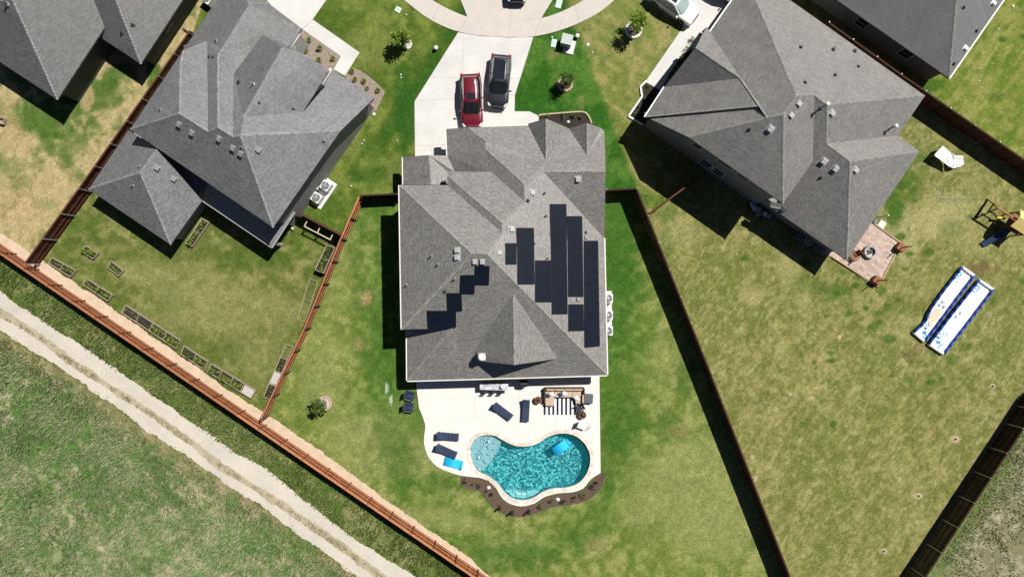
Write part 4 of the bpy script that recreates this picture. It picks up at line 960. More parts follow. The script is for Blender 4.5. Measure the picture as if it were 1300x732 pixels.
# ------------------------------------------------------------------ pool
def mat_mottled(name, c1, c2, c3, sc_=7.):
    m, nt, b = nodes(name); tc = N(nt, 'ShaderNodeTexCoord').outputs['Object']
    v = N(nt, 'ShaderNodeTexVoronoi'); v.inputs['Scale'].default_value = sc_; nt.links.new(tc, v.inputs['Vector'])
    r = N(nt, 'ShaderNodeValToRGB'); sp = N(nt, 'ShaderNodeSeparateColor'); nt.links.new(v.outputs['Color'], sp.inputs[0]); nt.links.new(sp.outputs[0], r.inputs[0])
    e = r.color_ramp.elements; e.new(.5)
    for i, c in enumerate((c1, c2, c3)): e[i].position = i/2; e[i].color = (*c, 1)
    o = mixc(nt, ramp(nt, noise(nt, tc, 1.2), .3, .7), r.outputs[0], mixc(nt, .15, r.outputs[0], c2))
    nt.links.new(o, b.inputs['Base Color']); b.inputs['Roughness'].default_value = .7; return m
RIPPLE = mat_mottled('teal ripple light plaster', (.001, .02, .035), (.03, .25, .29), (.22, .70, .70), 6.2)  # light and dark of the rippling water painted into the plaster cells
SHELF = mat_mottled('pale shelf plaster', (.33, .41, .46), (.37, .45, .50), (.41, .49, .54), 9)
def mat_water():
    m, nt, b = nodes('pool water'); nt.nodes.remove(b); out = nt.nodes['Material Output']
    tc = N(nt, 'ShaderNodeTexCoord').outputs['Object']
    v = N(nt, 'ShaderNodeTexVoronoi', feature='SMOOTH_F1'); v.inputs['Scale'].default_value = 3.2
    nz = noise(nt, tc, 2.2, 3); 
    dm = N(nt, 'ShaderNodeVectorMath', operation='ADD'); nt.links.new(tc, dm.inputs[0])
    cb = N(nt, 'ShaderNodeCombineXYZ'); nt.links.new(nz, cb.inputs[0]); nt.links.new(nz, cb.inputs[1]); nt.links.new(cb.outputs[0], dm.inputs[1])
    nt.links.new(dm.outputs[0], v.inputs['Vector'])
    bp = N(nt, 'ShaderNodeBump'); bp.inputs['Strength'].default_value = 1.0; bp.inputs['Distance'].default_value = .12
    nt.links.new(v.outputs['Distance'], bp.inputs['Height'])
    tr = N(nt, 'ShaderNodeBsdfTransparent'); tr.inputs[0].default_value = (.80, .96, .97, 1)
    df = N(nt, 'ShaderNodeBsdfDiffuse'); df.inputs[0].default_value = (.02, .30, .35, 1); nt.links.new(bp.outputs[0], df.inputs['Normal'])
    gl = N(nt, 'ShaderNodeBsdfGlossy'); gl.inputs['Roughness'].default_value = .04; nt.links.new(bp.outputs[0], gl.inputs['Normal'])
    fr = N(nt, 'ShaderNodeFresnel'); fr.inputs[0].default_value = 1.33; nt.links.new(bp.outputs[0], fr.inputs['Normal'])
    m1 = N(nt, 'ShaderNodeMixShader'); m1.inputs[0].default_value = .17; nt.links.new(tr.outputs[0], m1.inputs[1]); nt.links.new(df.outputs[0], m1.inputs[2])
    m2 = N(nt, 'ShaderNodeMixShader'); nt.links.new(fr.outputs[0], m2.inputs[0]); nt.links.new(m1.outputs[0], m2.inputs[1]); nt.links.new(gl.outputs[0], m2.inputs[2])
    nt.links.new(m2.outputs[0], out.inputs[0]); return m
cP = sum(POOL, Vector((0, 0)))/len(POOL)
pool = thing('swimming_pool', 'kidney shaped swimming pool with teal water and a pale shallow shelf', 'swimming pool', (cP.x, cP.y, 0))
b = MB(); n = len(POOL)
ccw = POOL if sum(a.x*c.y-c.x*a.y for a, c in zip(POOL, POOL[1:]+POOL[:1])) > 0 else POOL[::-1]
b.prism(offset_loop(ccw, .05), -1.25, -1.25)
rimo = offset_loop(ccw, .05)
b.add([(*p, .03) for p in rimo]+[(*p, -1.25) for p in rimo], [(i, i+n, n+(i+1) % n, (i+1) % n) for i in range(n)]) if False else \
    b.add([(*p, .03) for p in rimo]+[(*p, -1.25) for p in rimo], [((i+1) % n, n+(i+1) % n, n+i, i) for i in range(n)])
b.build('basin', RIPPLE, pool, world=True)
def clip_poly(poly, a, c):                             # half-plane clip (keep left of a->c)
    out = []; d = c-a; f = lambda p: d.x*(p.y-a.y)-d.y*(p.x-a.x)
    for p, q in zip(poly, poly[1:]+poly[:1]):
        if f(p) >= 0: out.append(p)
        if (f(p) >= 0) != (f(q) >= 0): t = f(p)/(f(p)-f(q)); out.append(p+(q-p)*t)
    return out
sh = list(ccw)
arc = px_poly([(609,599.5),(617,593),(624,585),(630,576),(634.5,567),(637,557)])
for a, c in zip(arc, arc[1:]):
    pass
west = [p for p in ccw if p.x < arc[-1].x and not (p.x > arc[0].x and p.y < (arc[0].y+.05))]
west = sorted([p for p in west if (p-P2(612,575)).length < 2.4], key=lambda p: math.atan2((p-P2(622,576)).y, (p-P2(622,576)).x) % (2*math.pi))
west = [p for p in west if .75 < (math.atan2((p-P2(622,576)).y, (p-P2(622,576)).x) % (2*math.pi)) < 4.35]
MB().prism(offset_loop(west+arc, .02), -1.2, -.42).build('tanning_ledge', SHELF, pool, world=True)
south = px_poly([(641,624),(650.3,631.8),(664,634.5),(677.7,631),(686,625),(676,623.5),(664,626.5),(652,623.5)])
MB().prism(south, -1.2, -.55).build('step_bench', mat_mottled('step plaster', (.22, .5, .55), (.3, .58, .62), (.4, .66, .7), 6), pool, world=True)
MB().prism(px_poly([(655,626.5),(668,626.5),(667,629.5),(656,629.2)]), -.55, -.36).build('step', WHITE, pool, world=True)
wv = MB().prism(offset_loop(ccw, .045), -.16, -.16); wv.build('water', mat_water(), pool, world=True)
cop = MB(); cop2 = MB()
ro, ri = offset_loop(ccw, .32), offset_loop(ccw, -.03)
for i in range(n):
    j = (i+1) % n; a, b2, c, d = ri[i], ri[j], ro[j], ro[i]
    q = lambda p, o: p+(o-p)*.015
    L_ = (d-c).length; k = max(1, round(L_/.42))
    for s in range(k):
        f = lambda p, r, t: p+(r-p)*t
        A, B2 = f(a, b2, s/k+.01), f(a, b2, (s+1)/k-.01); C2, D2 = f(d, c, (s+1)/k-.01), f(d, c, s/k+.01)
        (cop).prism([A, B2, C2, D2], .0, .068)
cop.build('coping', mat_cedar('beige coping stone', (.58, .51, .44), .14), pool, world=True)
for px, py in ((620, 560.5), (607.5, 581)):
    p = P(px, py); MB().lathe((p.x, p.y, -.42), [(.05, 0), (.05, .2), (.11, .27), (.06, .33), (.001, .36)], 12).build('bubbler', mat('water foam', (.6, .68, .7), .1, 9, .4), pool, world=True, smooth=True)
FOAM = mat('bright blue foam', (.012, .40, .72), .08, 4, .6)
def floatmat(label, px, py, ang, z, L=1.85, W_=.8):
    t = thing('pool_float', label, 'pool float'); b = MB()
    for i in range(7): b.tube((-L/2+.1, -W_/2+.06+i*(W_-.12)/6, .06), (L/2-.1, -W_/2+.06+i*(W_-.12)/6, .06), .075, n=8)
    b.build('mat', FOAM, t, smooth=True); MB().tube((L/2-.12, -W_/2, .1), (L/2-.12, W_/2, .1), .1, n=12).build('pillow', FOAM, t, smooth=True)
    return put_px(t, px, py, ang, z)
floatmat('bright blue foam float drifting on the pool water', 712.3, 567.8, -33, -.14)
floatmat('bright blue foam float lying on the patio under two loungers', 575.3, 587, 15, .05)

# ------------------------------------------------------------------ patio furniture
NAVY = mat('navy canvas', (.022, .036, .075), .15, 5, .8, bmp=.2); WICK = mat('brown wicker', (.075, .05, .035), .35, 40, .75, bmp=.6)
TANC = mat('tan cushion', (.42, .32, .235), .06, 4, .9, bmp=.15); WFAB = mat('white fabric', (.7, .68, .65), .06, 5, .9)
def lounger():
    t = thing('sun_lounger', 'navy sun lounger', 'sun lounger', group='navy sun loungers around the pool')
    f = MB()
    for s in (-1, 1): f.bar((-1.0, s*.31, .28), (.98, s*.31, .28), .05, .05)
    f.build('frame', WICK, t)
    for x in (-.85, .8):
        for s in (-1, 1): MB().box((x, s*.3, .14), (.06, .06, .28)).build('leg', WICK, t)
    c = MB()
    for i in range(4): c.box((-.12+i*.31, 0, .35), (.3, .66, .1))
    c.build('seat_cushion', NAVY, t, bevel=.035)
    c = MB(); 
    for i in range(3): c.box((-.42-i*.26, 0, .40+i*.10), (.28, .66, .1), 0, (R(20), 'Y'))
    c.build('back_cushion', NAVY, t, bevel=.035)
    MB().tube((-.98, -.27, .66), (-.98, .27, .66), .07, n=12).build('head_pillow', NAVY, t, smooth=True)
    return t
l0 = lounger()
LL = [('navy sun lounger angled on the patio left of the upright one', 638.5, 521.3, 37),
      ('navy sun lounger standing straight up beside the sofa', 667.3, 520.5, 93),
      ('navy sun lounger on the left edge of the patio, upper of the two there', 569.5, 552.6, 5),
      ('navy sun lounger right above the blue foam float on the patio', 567.5, 571.5, 24)]
for i, (lb, px, py, a) in enumerate(LL):
    o = l0 if i == 0 else again(l0, lb, (0, 0, 0)); o['label'] = lb; put_px(o, px, py, a, .05)
def sofa():
    p = P(716, 503); t = thing('corner_sofa', 'brown wicker corner sofa with tan cushions on a striped rug', 'sofa', (p.x, p.y, .05))
    # local: x right, y up (towards the house). chaise on the left, long back on top, short arm on the right
    MB().box((0, .45, .16), (3.55, .85, .32)).box((-1.35, -.35, .16), (.85, .9, .32)).box((1.38, -.25, .16), (.78, .7, .32)).build('base', WICK, t, bevel=.02)
    MB().box((0, .83, .40), (3.6, .12, .78)).box((-1.77, .15, .32), (.1, 1.35, .6)).box((1.77, .1, .38), (.12, 1.5, .72)).build('back_frame', WICK, t, bevel=.03)
    for x, y, sx, sy in ((-1.33, -.1, .8, 1.35), (-.5, .38, .8, .75), (.32, .38, .8, .75), (1.12, .38, .78, .75), (1.36, -.28, .72, .58)):
        MB().box((x, y, .40), (sx, sy, .15)).build('seat_cushion', TANC, t, bevel=.04)
    for x in (-1.25, -.42, .4, 1.2): MB().box((x, .71, .62), (.8, .16, .4), 0, (R(-8), 'X')).build('back_cushion', TANC, t, bevel=.05)
    MB().box((1.66, -.1, .6), (.16, .75, .38)).build('back_cushion', TANC, t, bevel=.05)
    return t
sofa()
def pillow(label, px, py, ang, m, z=.55, s=.48):
    b = MB(); n_ = 6; r = []
    for i in range(n_+1):
        for j in range(n_+1):
            u, v = i/n_*2-1, j/n_*2-1; e = (1-u**4)*(1-v**4); r.append((u*s/2*(1-.1*(1-abs(v))), v*s/2*(1-.1*(1-abs(u))), .09*e))
    vs_ = r+[(x, y, -z_) for x, y, z_ in r]; k = (n_+1)**2
    fs = [(i*(n_+1)+j, (i+1)*(n_+1)+j, (i+1)*(n_+1)+j+1, i*(n_+1)+j+1) for i in range(n_) for j in range(n_)]
    b.add(vs_, fs+[tuple(k+q for q in f[::-1]) for f in fs]); o = b.build('cushion', m, None, off=(0, 0, 0), smooth=True)
    p = P(px, py, z); o.location = p; o.rotation_euler = (.35, .25, R(-ang)); return tag(o, label, 'cushion')
pillow('navy cushion at the left end of the corner sofa', 695.5, 502.5, 20, NAVY)
pillow('white cushion leaning on the navy one at the left end of the sofa', 700.5, 500.8, 50, WFAB)
pillow('navy cushion in the middle of the corner sofa', 712, 500.5, -20, NAVY)
pillow('pale cushion next to the middle navy cushion of the sofa', 716.3, 499.4, 40, WFAB)
pillow('white cushion at the right end of the corner sofa', 732, 505.5, 60, WFAB)
t = thing('rug', 'navy and white striped rug in front of the corner sofa', 'rug', tuple(P(710.5, 515))[:2]+(.052,))
MB().box((0, 0, .006), (2.95, 1.65, .012)).build('base', mat('white rug', (.68, .66, .63), .05, 9, .95), t)
b = MB()
for i in range(8): b.box((-1.37+i*.392, 0, .014), (.19, 1.6, .006))
b.build('stripe', mat('navy stripe', (.012, .014, .05), .15, 20, .95), t)
t = thing('ottoman', 'dark grey square ottoman right of the corner sofa', 'ottoman'); GRYF = mat('charcoal cover', (.085, .095, .11), .12, 5, .85, bmp=.2)
MB().box((0, 0, .22), (.84, .84, .44)).build('base', GRYF, t, bevel=.06); MB().box((0, 0, .46), (.8, .8, .12)).build('cushion', GRYF, t, bevel=.05); put_px(t, 746.3, 505, 4, .05)
TERR = mat('rusty brown pot', (.16, .075, .05), .25, 6, .8, bmp=.3)
G1 = mat_island('shrub leaves', [(.035, .075, .014), (.07, .13, .022), (.15, .21, .045), (.09, .16, .028)])
G2 = mat_island('bright leaves', [(.09, .17, .015), (.17, .28, .03), (.27, .35, .06), (.13, .22, .025)])
G3 = mat_island('dark leaves', [(.012, .03, .010), (.025, .055, .014), (.05, .085, .025)])
GR = mat_island('reddish leaves', [(.12, .05, .03), (.06, .08, .02), (.18, .09, .05)])
BARK = mat('bark', (.11, .08, .055), .3, 8, .9, bmp=.6)
def potted(label, px, py, ang=0):
    t = thing('potted_plant', label, 'potted plant'); MB().lathe((0, 0, 0), [(.22, 0), (.33, .42), (.35, .46), (.29, .46), (.27, .38), (.001, .38)], 20).build('pot', TERR, t)
    MB().leaves((0, 0, .5), (.3, .26, .16), 90, .07).build('foliage', GR, t); return put_px(t, px, py, ang, .05)
potted('brown potted plant left of the corner sofa', 683, 506.5); potted('brown potted plant below the right end of the sofa', 738.8, 525.3)
def wire_chair():
    t = thing('patio_chair', 'white fabric chair with thin reddish legs near the pool', 'chair'); RED = mat('reddish metal', (.28, .1, .09), .1, 5, .4)
    MB().loft([[Vector((x, y, z)) for x, y, z in ((-.35, -.34, .42+d), (.3, -.36, .40+d), (.34, .34, .42+d), (-.3, .38, .46+d))] for d in (0, .05)]).build('seat', WFAB, t, bevel=.02)
    MB().loft([[Vector((x, y, z)) for x, y, z in ((-.35+d, -.34, .45), (-.3+d, .38, .46), (-.52+d, .3, .9), (-.55+d, -.3, .88))] for d in (0, .04)]).build('backrest', WFAB, t, bevel=.02)
    for x, y in ((-.3, -.3), (.3, -.32), (.3, .3), (-.3, .32)): MB().tube((x, y, .42), (x*1.25, y*1.2, 0), .018, n=6).build('leg', RED, t)
    MB().path([(.3, -.3, .42), (.62, -.2, .3), (.72, 0, .28), (.62, .22, .3), (.3, .3, .42)], .018).build('front_hoop', RED, t); MB().path([(.3, -.12, .42), (.55, -.05, .3), (.66, .1, .3)], .015).build('front_hoop', RED, t)
    return t
put_px(wire_chair(), 739.5, 538.5, 20, .05)
def adirondack(label, m=None, s=1.):
    m = m or NAVY; t = thing('lawn_chair', label, 'chair'); b = MB()
    for i in range(4): b.box((.25-i*.15, 0, .40-i*.035), (.13, .56, .03), 0, (R(-10), 'Y'))
    b.build('seat', m, t); b = MB()
    for i in range(5): b.box((-.42, -.24+i*.12, .66), (.035, .105, .75), 0, (R(-18), 'Y'))
    b.build('backrest', m, t)
    for sd in (-1, 1):
        MB().box((.02, sd*.36, .58), (.72, .13, .035)).build('armrest', m, t)
        MB().box((.3, sd*.34, .28), (.08, .05, .58)).build('leg', m, t); MB().bar((.28, sd*.3, .36), (-.55, sd*.3, .03), .04, .12).build('rear_leg', m, t)
    t.scale = (s,)*3; return t
a = adirondack('navy slatted lawn chair nearest the house wall at the patio edge'); put_px(a, 522, 501, 15); put_px(again(a, 'navy slatted lawn chair standing further from the house at the patio edge', (0, 0, 0)), 521, 515.5, 5)
put_px(adirondack('dark chair on the patio beside the ottoman', mat('black weave', (.02, .02, .028), .2, 9, .7), .85), 735, 517, 150, .05)
# bar table with stools under the porch edge
t = thing('bar_table', 'long marble topped bar table standing at the porch edge', 'table')
MARB = mat('blue white marble', (.26, .30, .36), .35, 3, .35, col2=(.62, .64, .66), fine=.35)
MB().box((0, 0, .98), (2.55, .62, .06)).build('table_top', MARB, t, bevel=.01); MB().box((0, .1, .48), (2.3, .32, .95)).build('base', STONE, t)
put_px(t, 627.5, 488.5, 2, .05)
def stool():
    t = thing('bar_stool', 'bar stool', 'stool', group='dark bar stools at the marble bar table')
    MB().box((0, 0, .72), (.42, .40, .06)).build('seat', BLK, t, bevel=.02); MB().box((0, -.2, .95), (.40, .04, .34)).build('backrest', BLK, t, bevel=.02)
    for x in (-.17, .17):
        for y in (-.17, .17): MB().tube((x, y, .7), (x*1.2, y*1.2, 0), .02, n=6).build('leg', BLK, t)
    return t
st = stool()
for i, px in enumerate((617.5, 628, 638)):
    o = st if i == 0 else again(st, '', (0, 0, 0)); o['label'] = ('left one of the dark stools at the marble bar table', 'middle one of the dark stools at the marble bar table', 'right one of the dark stools at the marble bar table')[i]; put_px(o, px, 493.6, 2, .05)
t = thing('pot', 'white round pot on the right end of the bar table', 'pot'); MB().lathe((0, 0, 0), [(.14, 0), (.2, .2), (.2, .32), (.16, .32), (.15, .24), (.001, .24)], 20).build('body', WHITE, t, smooth=False); p = P(638.5, 489.5, 1.06); t.location = p
t = thing('grill', 'black grill standing under the porch eave', 'grill'); MB().box((0, 0, .5), (.7, .5, .7)).build('cabinet', BLK, t, bevel=.03)
MB().tube((-.33, 0, .88), (.33, 0, .88), .26, n=16).build('hood', BLK, t); MB().bar((-.25, -.28, .95), (.25, -.28, .95), .03, .03).build('handle', CHR, t)
for x in (-.28, .28): MB().tube((x, 0, 0), (x, 0, .2), .06).build('leg', BLK, t)
put_px(t, 665, 485, 0, .05)

# ------------------------------------------------------------------ raised planters
TIMB = mat_cedar('pale planter board', (.29, .24, .175), .2); GRAVL = mat('pale gravel fill', (.42, .40, .37), .3, 14, .9, bmp=.8)
def planter(label, q, cells, fill, lush, h=.32, legs=0., group='wooden raised planters of the left yard', board=.055, m=None):
    """q = four photo corners of the rim (two long sides in order), cells along the long side; fill: one letter per cell s soil g gravel e empty"""
    m = m or TIMB
    z = h+legs; A, B2, C2, D2 = (P2(x, y, z) for x, y in q); c = (A+B2+C2+D2)/4
    t = thing('raised_planter', label, 'planter', (c.x, c.y, 0), group=group); V3 = lambda p, zz: (p.x, p.y, zz)
    b = MB()
    for a, e in ((A, B2), (B2, C2), (C2, D2), (D2, A)): b.bar(V3(a, legs+h/2), V3(e, legs+h/2), board, h)
    for i in range(1, cells): 
        s = i/cells; b.bar(V3(A+(B2-A)*s, legs+h/2-.01), V3(D2+(C2-D2)*s, legs+h/2-.01), board, h)
    b.build('frame', m, t, world=True)
    if legs:
        for p in (A, B2, C2, D2): MB().tube(V3(p, 0), V3(p, legs+h), .05, n=4).build('leg', m, t, world=True)
    for i in range(cells):
        f = fill[i % len(fill)]
        if f == 'e': continue
        s0, s1 = i/cells+.01, (i+1)/cells-.01
        qq = [A+(B2-A)*s0, A+(B2-A)*s1, D2+(C2-D2)*s1, D2+(C2-D2)*s0]; cc = sum(qq, Vector((0, 0)))/4
        MB().prism([p+(cc-p)*.07 for p in qq], legs+.02, legs+h*.72).build('soil', SOILD if f == 's' else GRAVL, t, world=True)
        if lush[i % len(lush)]:
            lb = MB(); L_ = (qq[1]-qq[0]).length; W_ = (qq[3]-qq[0]).length
            for k in range(max(2, int(L_/.3))):
                s = (k+.5)/max(2, int(L_/.3)); p = qq[0]+(qq[1]-qq[0])*s; p = p+(qq[3]-qq[0])*random.uniform(.35, .65)
                r = lush[i % len(lush)]*random.uniform(.6, 1.2)
                lb.leaves((p.x, p.y, legs+h*.8+r*.5), (r*.8, r*.8, r*.7), int(60+120*r), .06, 5)
            lb.build('plants', random.choice((G1, G2, G2)), t, world=True)
    return t
planter('two celled planter by the corner of the back porch', [(265,282.2),(244,312.8),(235.5,308.6),(256.5,277.5)], 2, 's', [.28,.3])
planter('two celled planter nearest the corner of the two fences', [(65.6,327),(95.6,343.3),(88.8,351.5),(61,333.5)], 2, 's', [.16,.26])
planter('single square planter with a taller bush in the lawn, left one', [(108.5,311.6),(123.7,321.4),(118,328.5),(103.5,319)], 1, 's', [.42])
planter('single square planter with pale plants in the lawn, right one', [(141,331.5),(155.6,343.3),(150,350.5),(136,338.7)], 1, 's', [.26])
planter('two celled planter leaning towards the pale soil strip', [(109.3,353.6),(142.6,374.4),(136.6,382),(105,361)], 2, 's', [.3,.34])
planter('long four celled planter on the soil strip, half of it bare', [(158.9,387.2),(228.5,432),(223.5,442.3),(154.6,397)], 4, 's', [.1,.08,.3,.38])
planter('two celled planter full of green in the middle of the long row', [(233,438.7),(264,459.2),(259.6,469.5),(229.5,449.5)], 2, 's', [.4,.34])
planter('long planter at the lower end of the row with a gravel end cell', [(267.6,461.5),(324.5,495.5),(318.5,505.4),(263.6,471.5)], 4, 'sssg', [.38,.42,.36,0])
planter('elevated planter on legs beside the orange brown fence', [(425,314.5),(410.3,346.5),(400,342.3),(415,311)], 2, 's', [.3,.26], .3, .55)
planter('empty two celled timber frame lying along the orange brown fence', [(403,357.5),(387,409.3),(377,406),(393,354)], 2, 'e', [0], .12, board=.05)
planter('four celled planter with one white gravel cell at the orange brown fence', [(371.5,440.2),(343,506.8),(334.3,503.5),(363,436.6)], 4, 'esgs', [0,.06,0,.05], .18)
t = thing('timber_frame', 'pale timber frame with three arms against the short side fence', 'frame')
p0, p1 = P(386,287,1.35), P(420,304.5,1.35); nn = Vector((p1-p0).normalized()); pp = Vector((-nn.y, nn.x, 0))*.85
pc = (p0+p1)/2; t.location = (pc.x, pc.y, 0); LOC[t] = Vector((pc.x, pc.y, 0)); PALE = mat_cedar('pale pine', (.52, .43, .31), .12)
MB().bar(p0, p1, .09, .09).build('beam', PALE, t, world=True)
for s in (.02, .5, .98):
    q = p0+(p1-p0)*s; MB().bar(q+Vector((0, 0, .06)), q+pp*.75+Vector((0, 0, .06)), .08, .05).build('arm', PALE, t, world=True); MB().bar((q.x, q.y, 0), q, .07, .07).build('post', CEDARM, t, world=True)
MB().bar(p0+Vector((0, 0, -1.0)), p1+Vector((0, 0, -1.0)), .06, .06).build('rail', CEDARM, t, world=True)

# ------------------------------------------------------------------ trees, shrubs
def tree(label, px, py, h, rad, n, m, leaf=.12, ringr=0, ringm=None, name='young_tree', trunk=.06, ringlab='', clumps=14):
    t = thing(name, label, 'tree'); tr = MB(); tr.tube((0, 0, -.1), (.02, .01, h*.55), trunk, trunk*.65, 9); tr.tube((.02, .01, h*.53), (0, .03, h*.9), trunk*.65, trunk*.2, 7)
    for k in range(7):
        a = k*2.4; z = h*(.4+.07*k); tr.tube((.01, .01, z), (math.cos(a)*rad[0]*.7, math.sin(a)*rad[1]*.7, z+rad[2]*.35), trunk*.4, trunk*.12, 5)
    tr.build('trunk', BARK, t); MB().leaves((0, 0, h-rad[2]*.75), rad, n, leaf, clumps).build('crown', m, t)
    return put_px(t, px, py)
def stone_ring(label, px, py, r, m, soilm, k=14, w_=.22, hh=.16):
    t = thing('tree_ring', label, 'tree ring'); b = MB()
    for i in range(k):
        a = 2*math.pi*i/k; b.box((math.cos(a)*r, math.sin(a)*r, hh/2), (w_, 2*math.pi*r/k*.93, hh*random.uniform(.85, 1.15)), a)
    b.build('stones', m, t, bevel=.02); MB().prism([(math.cos(2*math.pi*i/24)*(r-w_/2), math.sin(2*math.pi*i/24)*(r-w_/2)) for i in range(24)], 0, hh*.45).build('soil', soilm, t); return put_px(t, px, py)
PINKS = mat('pinkish edging stone', alb(216, 182, 162), .15, 5, .85, bmp=.3)
stone_ring('beige stone ring around the round tree in the front lawn', 717.5, 107, .62, PINKS, SOILD)
tree('round leafy young tree in the beige stone ring', 717.8, 105, 2.1, (.78, .8, .7), 1100, G1, .1)
stone_ring('small grey stone ring under the bright green tree', 517, 57, .36, STONE, GRAVL, 9)
tree('bright yellow green young tree in the left front lawn', 514, 56, 2.5, (.85, .85, .95), 1200, G2, .12)
stone_ring('white kerb ring under the spiky tree near the white car', 804, 38.5, .68, WHITEK, SOIL, 16)
tree('open spiky young tree in the white kerb ring', 804.5, 39, 2.5, (1.0, 1.0, .8), 800, G2, .13, clumps=16)
stone_ring('pinkish stone ring in the lawn near the long fence', 413, 511, .56, PINKS, GRAVL)
tree('dark leafy young tree leaning out of the pinkish stone ring', 411, 513, 2.0, (.75, .75, .75), 700, G1, .11)
def shrub(label, px, py, r, h, m=None, n=140, name='shrub', z=.03):
    t = thing(name, label, 'shrub'); s = MB()
    for k in range(4): a = k*1.6; s.tube((0, 0, 0), (math.cos(a)*r*.5, math.sin(a)*r*.5, h*.6), .015, .006, 5)
    s.build('stems', BARK, t); MB().leaves((0, 0, h*.55), (r, r, h*.5), n, .05, 7).build('foliage', m or G1, t); return put_px(t, px, py, 0, z)
SHR = [(590.5,610,.3),(609.5,615.5,.32),(623.5,627.5,.28),(685.5,641.5,.26),(699,634.5,.24),(714,634.5,.27),(728,631.5,.28),(739.5,628,.32),(751.5,617,.3),(757,611,.2)]
lb = ['leftmost shrub in the mulch bed around the pool','second shrub from the left in the pool bed','third shrub from the left in the pool bed, by the white rock','first shrub right of the three upright evergreens','shrub in the pool bed just left of the right white rock','shrub in the pool bed just right of the right white rock','fourth shrub from the right end of the pool bed','third shrub from the right end of the pool bed','second shrub from the right end of the pool bed','small last shrub at the right end of the pool bed']
for (px, py, r), l in zip(SHR, lb): shrub(l, px, py, r, .42, random.choice((G1, G1, G3)))
for i, (px, py) in enumerate([(599,614.5),(617.5,622.5)]): shrub(('tiny dark shrub between the two leftmost shrubs of the pool bed', 'tiny dark shrub left of the white rock in the pool bed')[i], px, py, .13, .22, G3, 40)
def evergreen(label, px, py, h=1.15):
    t = thing('evergreen', label, 'evergreen'); MB().tube((0, 0, 0), (0, 0, h*.8), .03, .01).build('trunk', BARK, t); b = MB()
    for k in range(7): z = h*(.12+.13*k); r = .26*(1-k/8.5); b.leaves((0, 0, z), (r, r, .12), 46, .045, 6)
    b.build('crown', G3, t); return put_px(t, px, py, 0, .03)
for i, (px, py) in enumerate([(634.5,643),(650.5,648.5),(671.5,647.5)]): evergreen(('left one of the three small upright evergreens below the pool', 'middle one of the three small upright evergreens below the pool', 'right one of the three small upright evergreens below the pool')[i], px, py, (1.0, 1.1, 1.15)[i])
def rock(label, px, py, r, m=None, z=0.03):
    b = MB(); rng = random.Random(int(px)); prof = []
    rings_ = []
    for k in range(5):
        ph = math.pi/2*k/4; rings_.append([Vector((math.cos(a)*r*math.cos(ph)*(1+rng.uniform(-.2, .2)), math.sin(a)*r*.8*math.cos(ph)*(1+rng.uniform(-.2, .2)), r*.75*math.sin(ph))) for a in [2*math.pi*i/9 for i in range(9)]])
    b.loft(rings_); o = b.build('rock', m or mat('white rock', (.62, .60, .57), .15, 6, .85, bmp=.5), None, off=(0, 0, 0)); put_px(o, px, py, 0, z); return tag(o, label, 'rock')
rock('white rock in the left part of the pool bed', 620.3, 618.3, .2); rock('white rock in the right part of the pool bed', 708, 633.3, .2)
GRS = mat_island('grass clump', [(.08, .13, .02), (.16, .22, .04), (.24, .27, .08)])
def clump(label, px, py, r=.26, g=None):
    t = MB(); rng = random.Random(int(px*7))
    for i in range(90):
        a = rng.uniform(0, 6.28); L_ = r*rng.uniform(.7, 1.5); d = Vector((math.cos(a), math.sin(a), 0)); s = Vector((-d.y, d.x, 0))*.012
        m1 = d*L_*.45+Vector((0, 0, r*1.2)); e = d*L_+Vector((0, 0, r*rng.uniform(.5, 1.3)))
        t.add([-s, s, m1+s, m1-s, e], [(0, 1, 2, 3), (3, 2, 4)])
    o = t.build('ornamental_grass', GRS, None, off=(0, 0, 0)); put_px(o, px, py, 0, .03); return tag(o, label, 'grass clump', g)
for l, px, py in (('grass clump nearest the garage corner in the upper rock bed', 393.5,51.5),('grass clump in the rock bed next to the walk corner, upper one', 407.5,61.5),('grass clump beside the stone pier in the upper rock bed', 389.5,64.5),('grass clump in the rock bed against the gable eave', 406,77),('grass clump at the right end of the upper rock bed', 423.5,75),
                 ('first grass clump of the lower rock bed from the walk', 448,91),('large grass clump in the lower rock bed against the eave', 451.5,101.5),('grass clump at the lawn edge of the lower rock bed', 463,103.8),('grass clump at the lower corner of the right gable', 480.5,115.5),('small brownish grass clump in the lower rock bed', 467,112.5)):
    clump(l, px, py, .2 if 'small' in l else .27)
rock('black rock in the upper rock bed', 403, 65, .18, BLK)
for i, (px, py, r) in enumerate([(714.5,148.5,.3),(728.5,146.5,.32),(736.5,149,.24),(694,148.5,.22)]): shrub(('bushy shrub in the front bed under the twin gables, left of centre', 'bushy shrub in the middle of the front bed under the twin gables', 'bushy shrub at the right of the front bed under the twin gables', 'small shrub at the left tip of the front bed')[i], px, py, r, .5)
rock('pale rock in the front bed under the twin gables', 721.5, 155, .16)
for i, (px, py) in enumerate([(879,53),(873.5,64),(866.5,76),(860,87.5),(853,96.5)]): shrub(('hedge plant', )[0]+(' nearest the garage corner in the strip by the right walk', ' second from the garage in the strip by the right walk', ' in the middle of the strip by the right walk', ' fourth from the garage in the strip by the right walk', ' at the lower end of the strip by the right walk')[i], px, py, .42, .6, G1, 170, 'hedge_plant')
for i, (px, py) in enumerate([(822,110),(818.5,126),(811.5,135),(806,146)]): shrub(('shrub at the top of the white edged bed', 'shrub in the upper half of the white edged bed', 'shrub in the lower half of the white edged bed', 'shrub in the pointed corner of the white edged bed')[i], px, py, .2, .28, G1, 70)

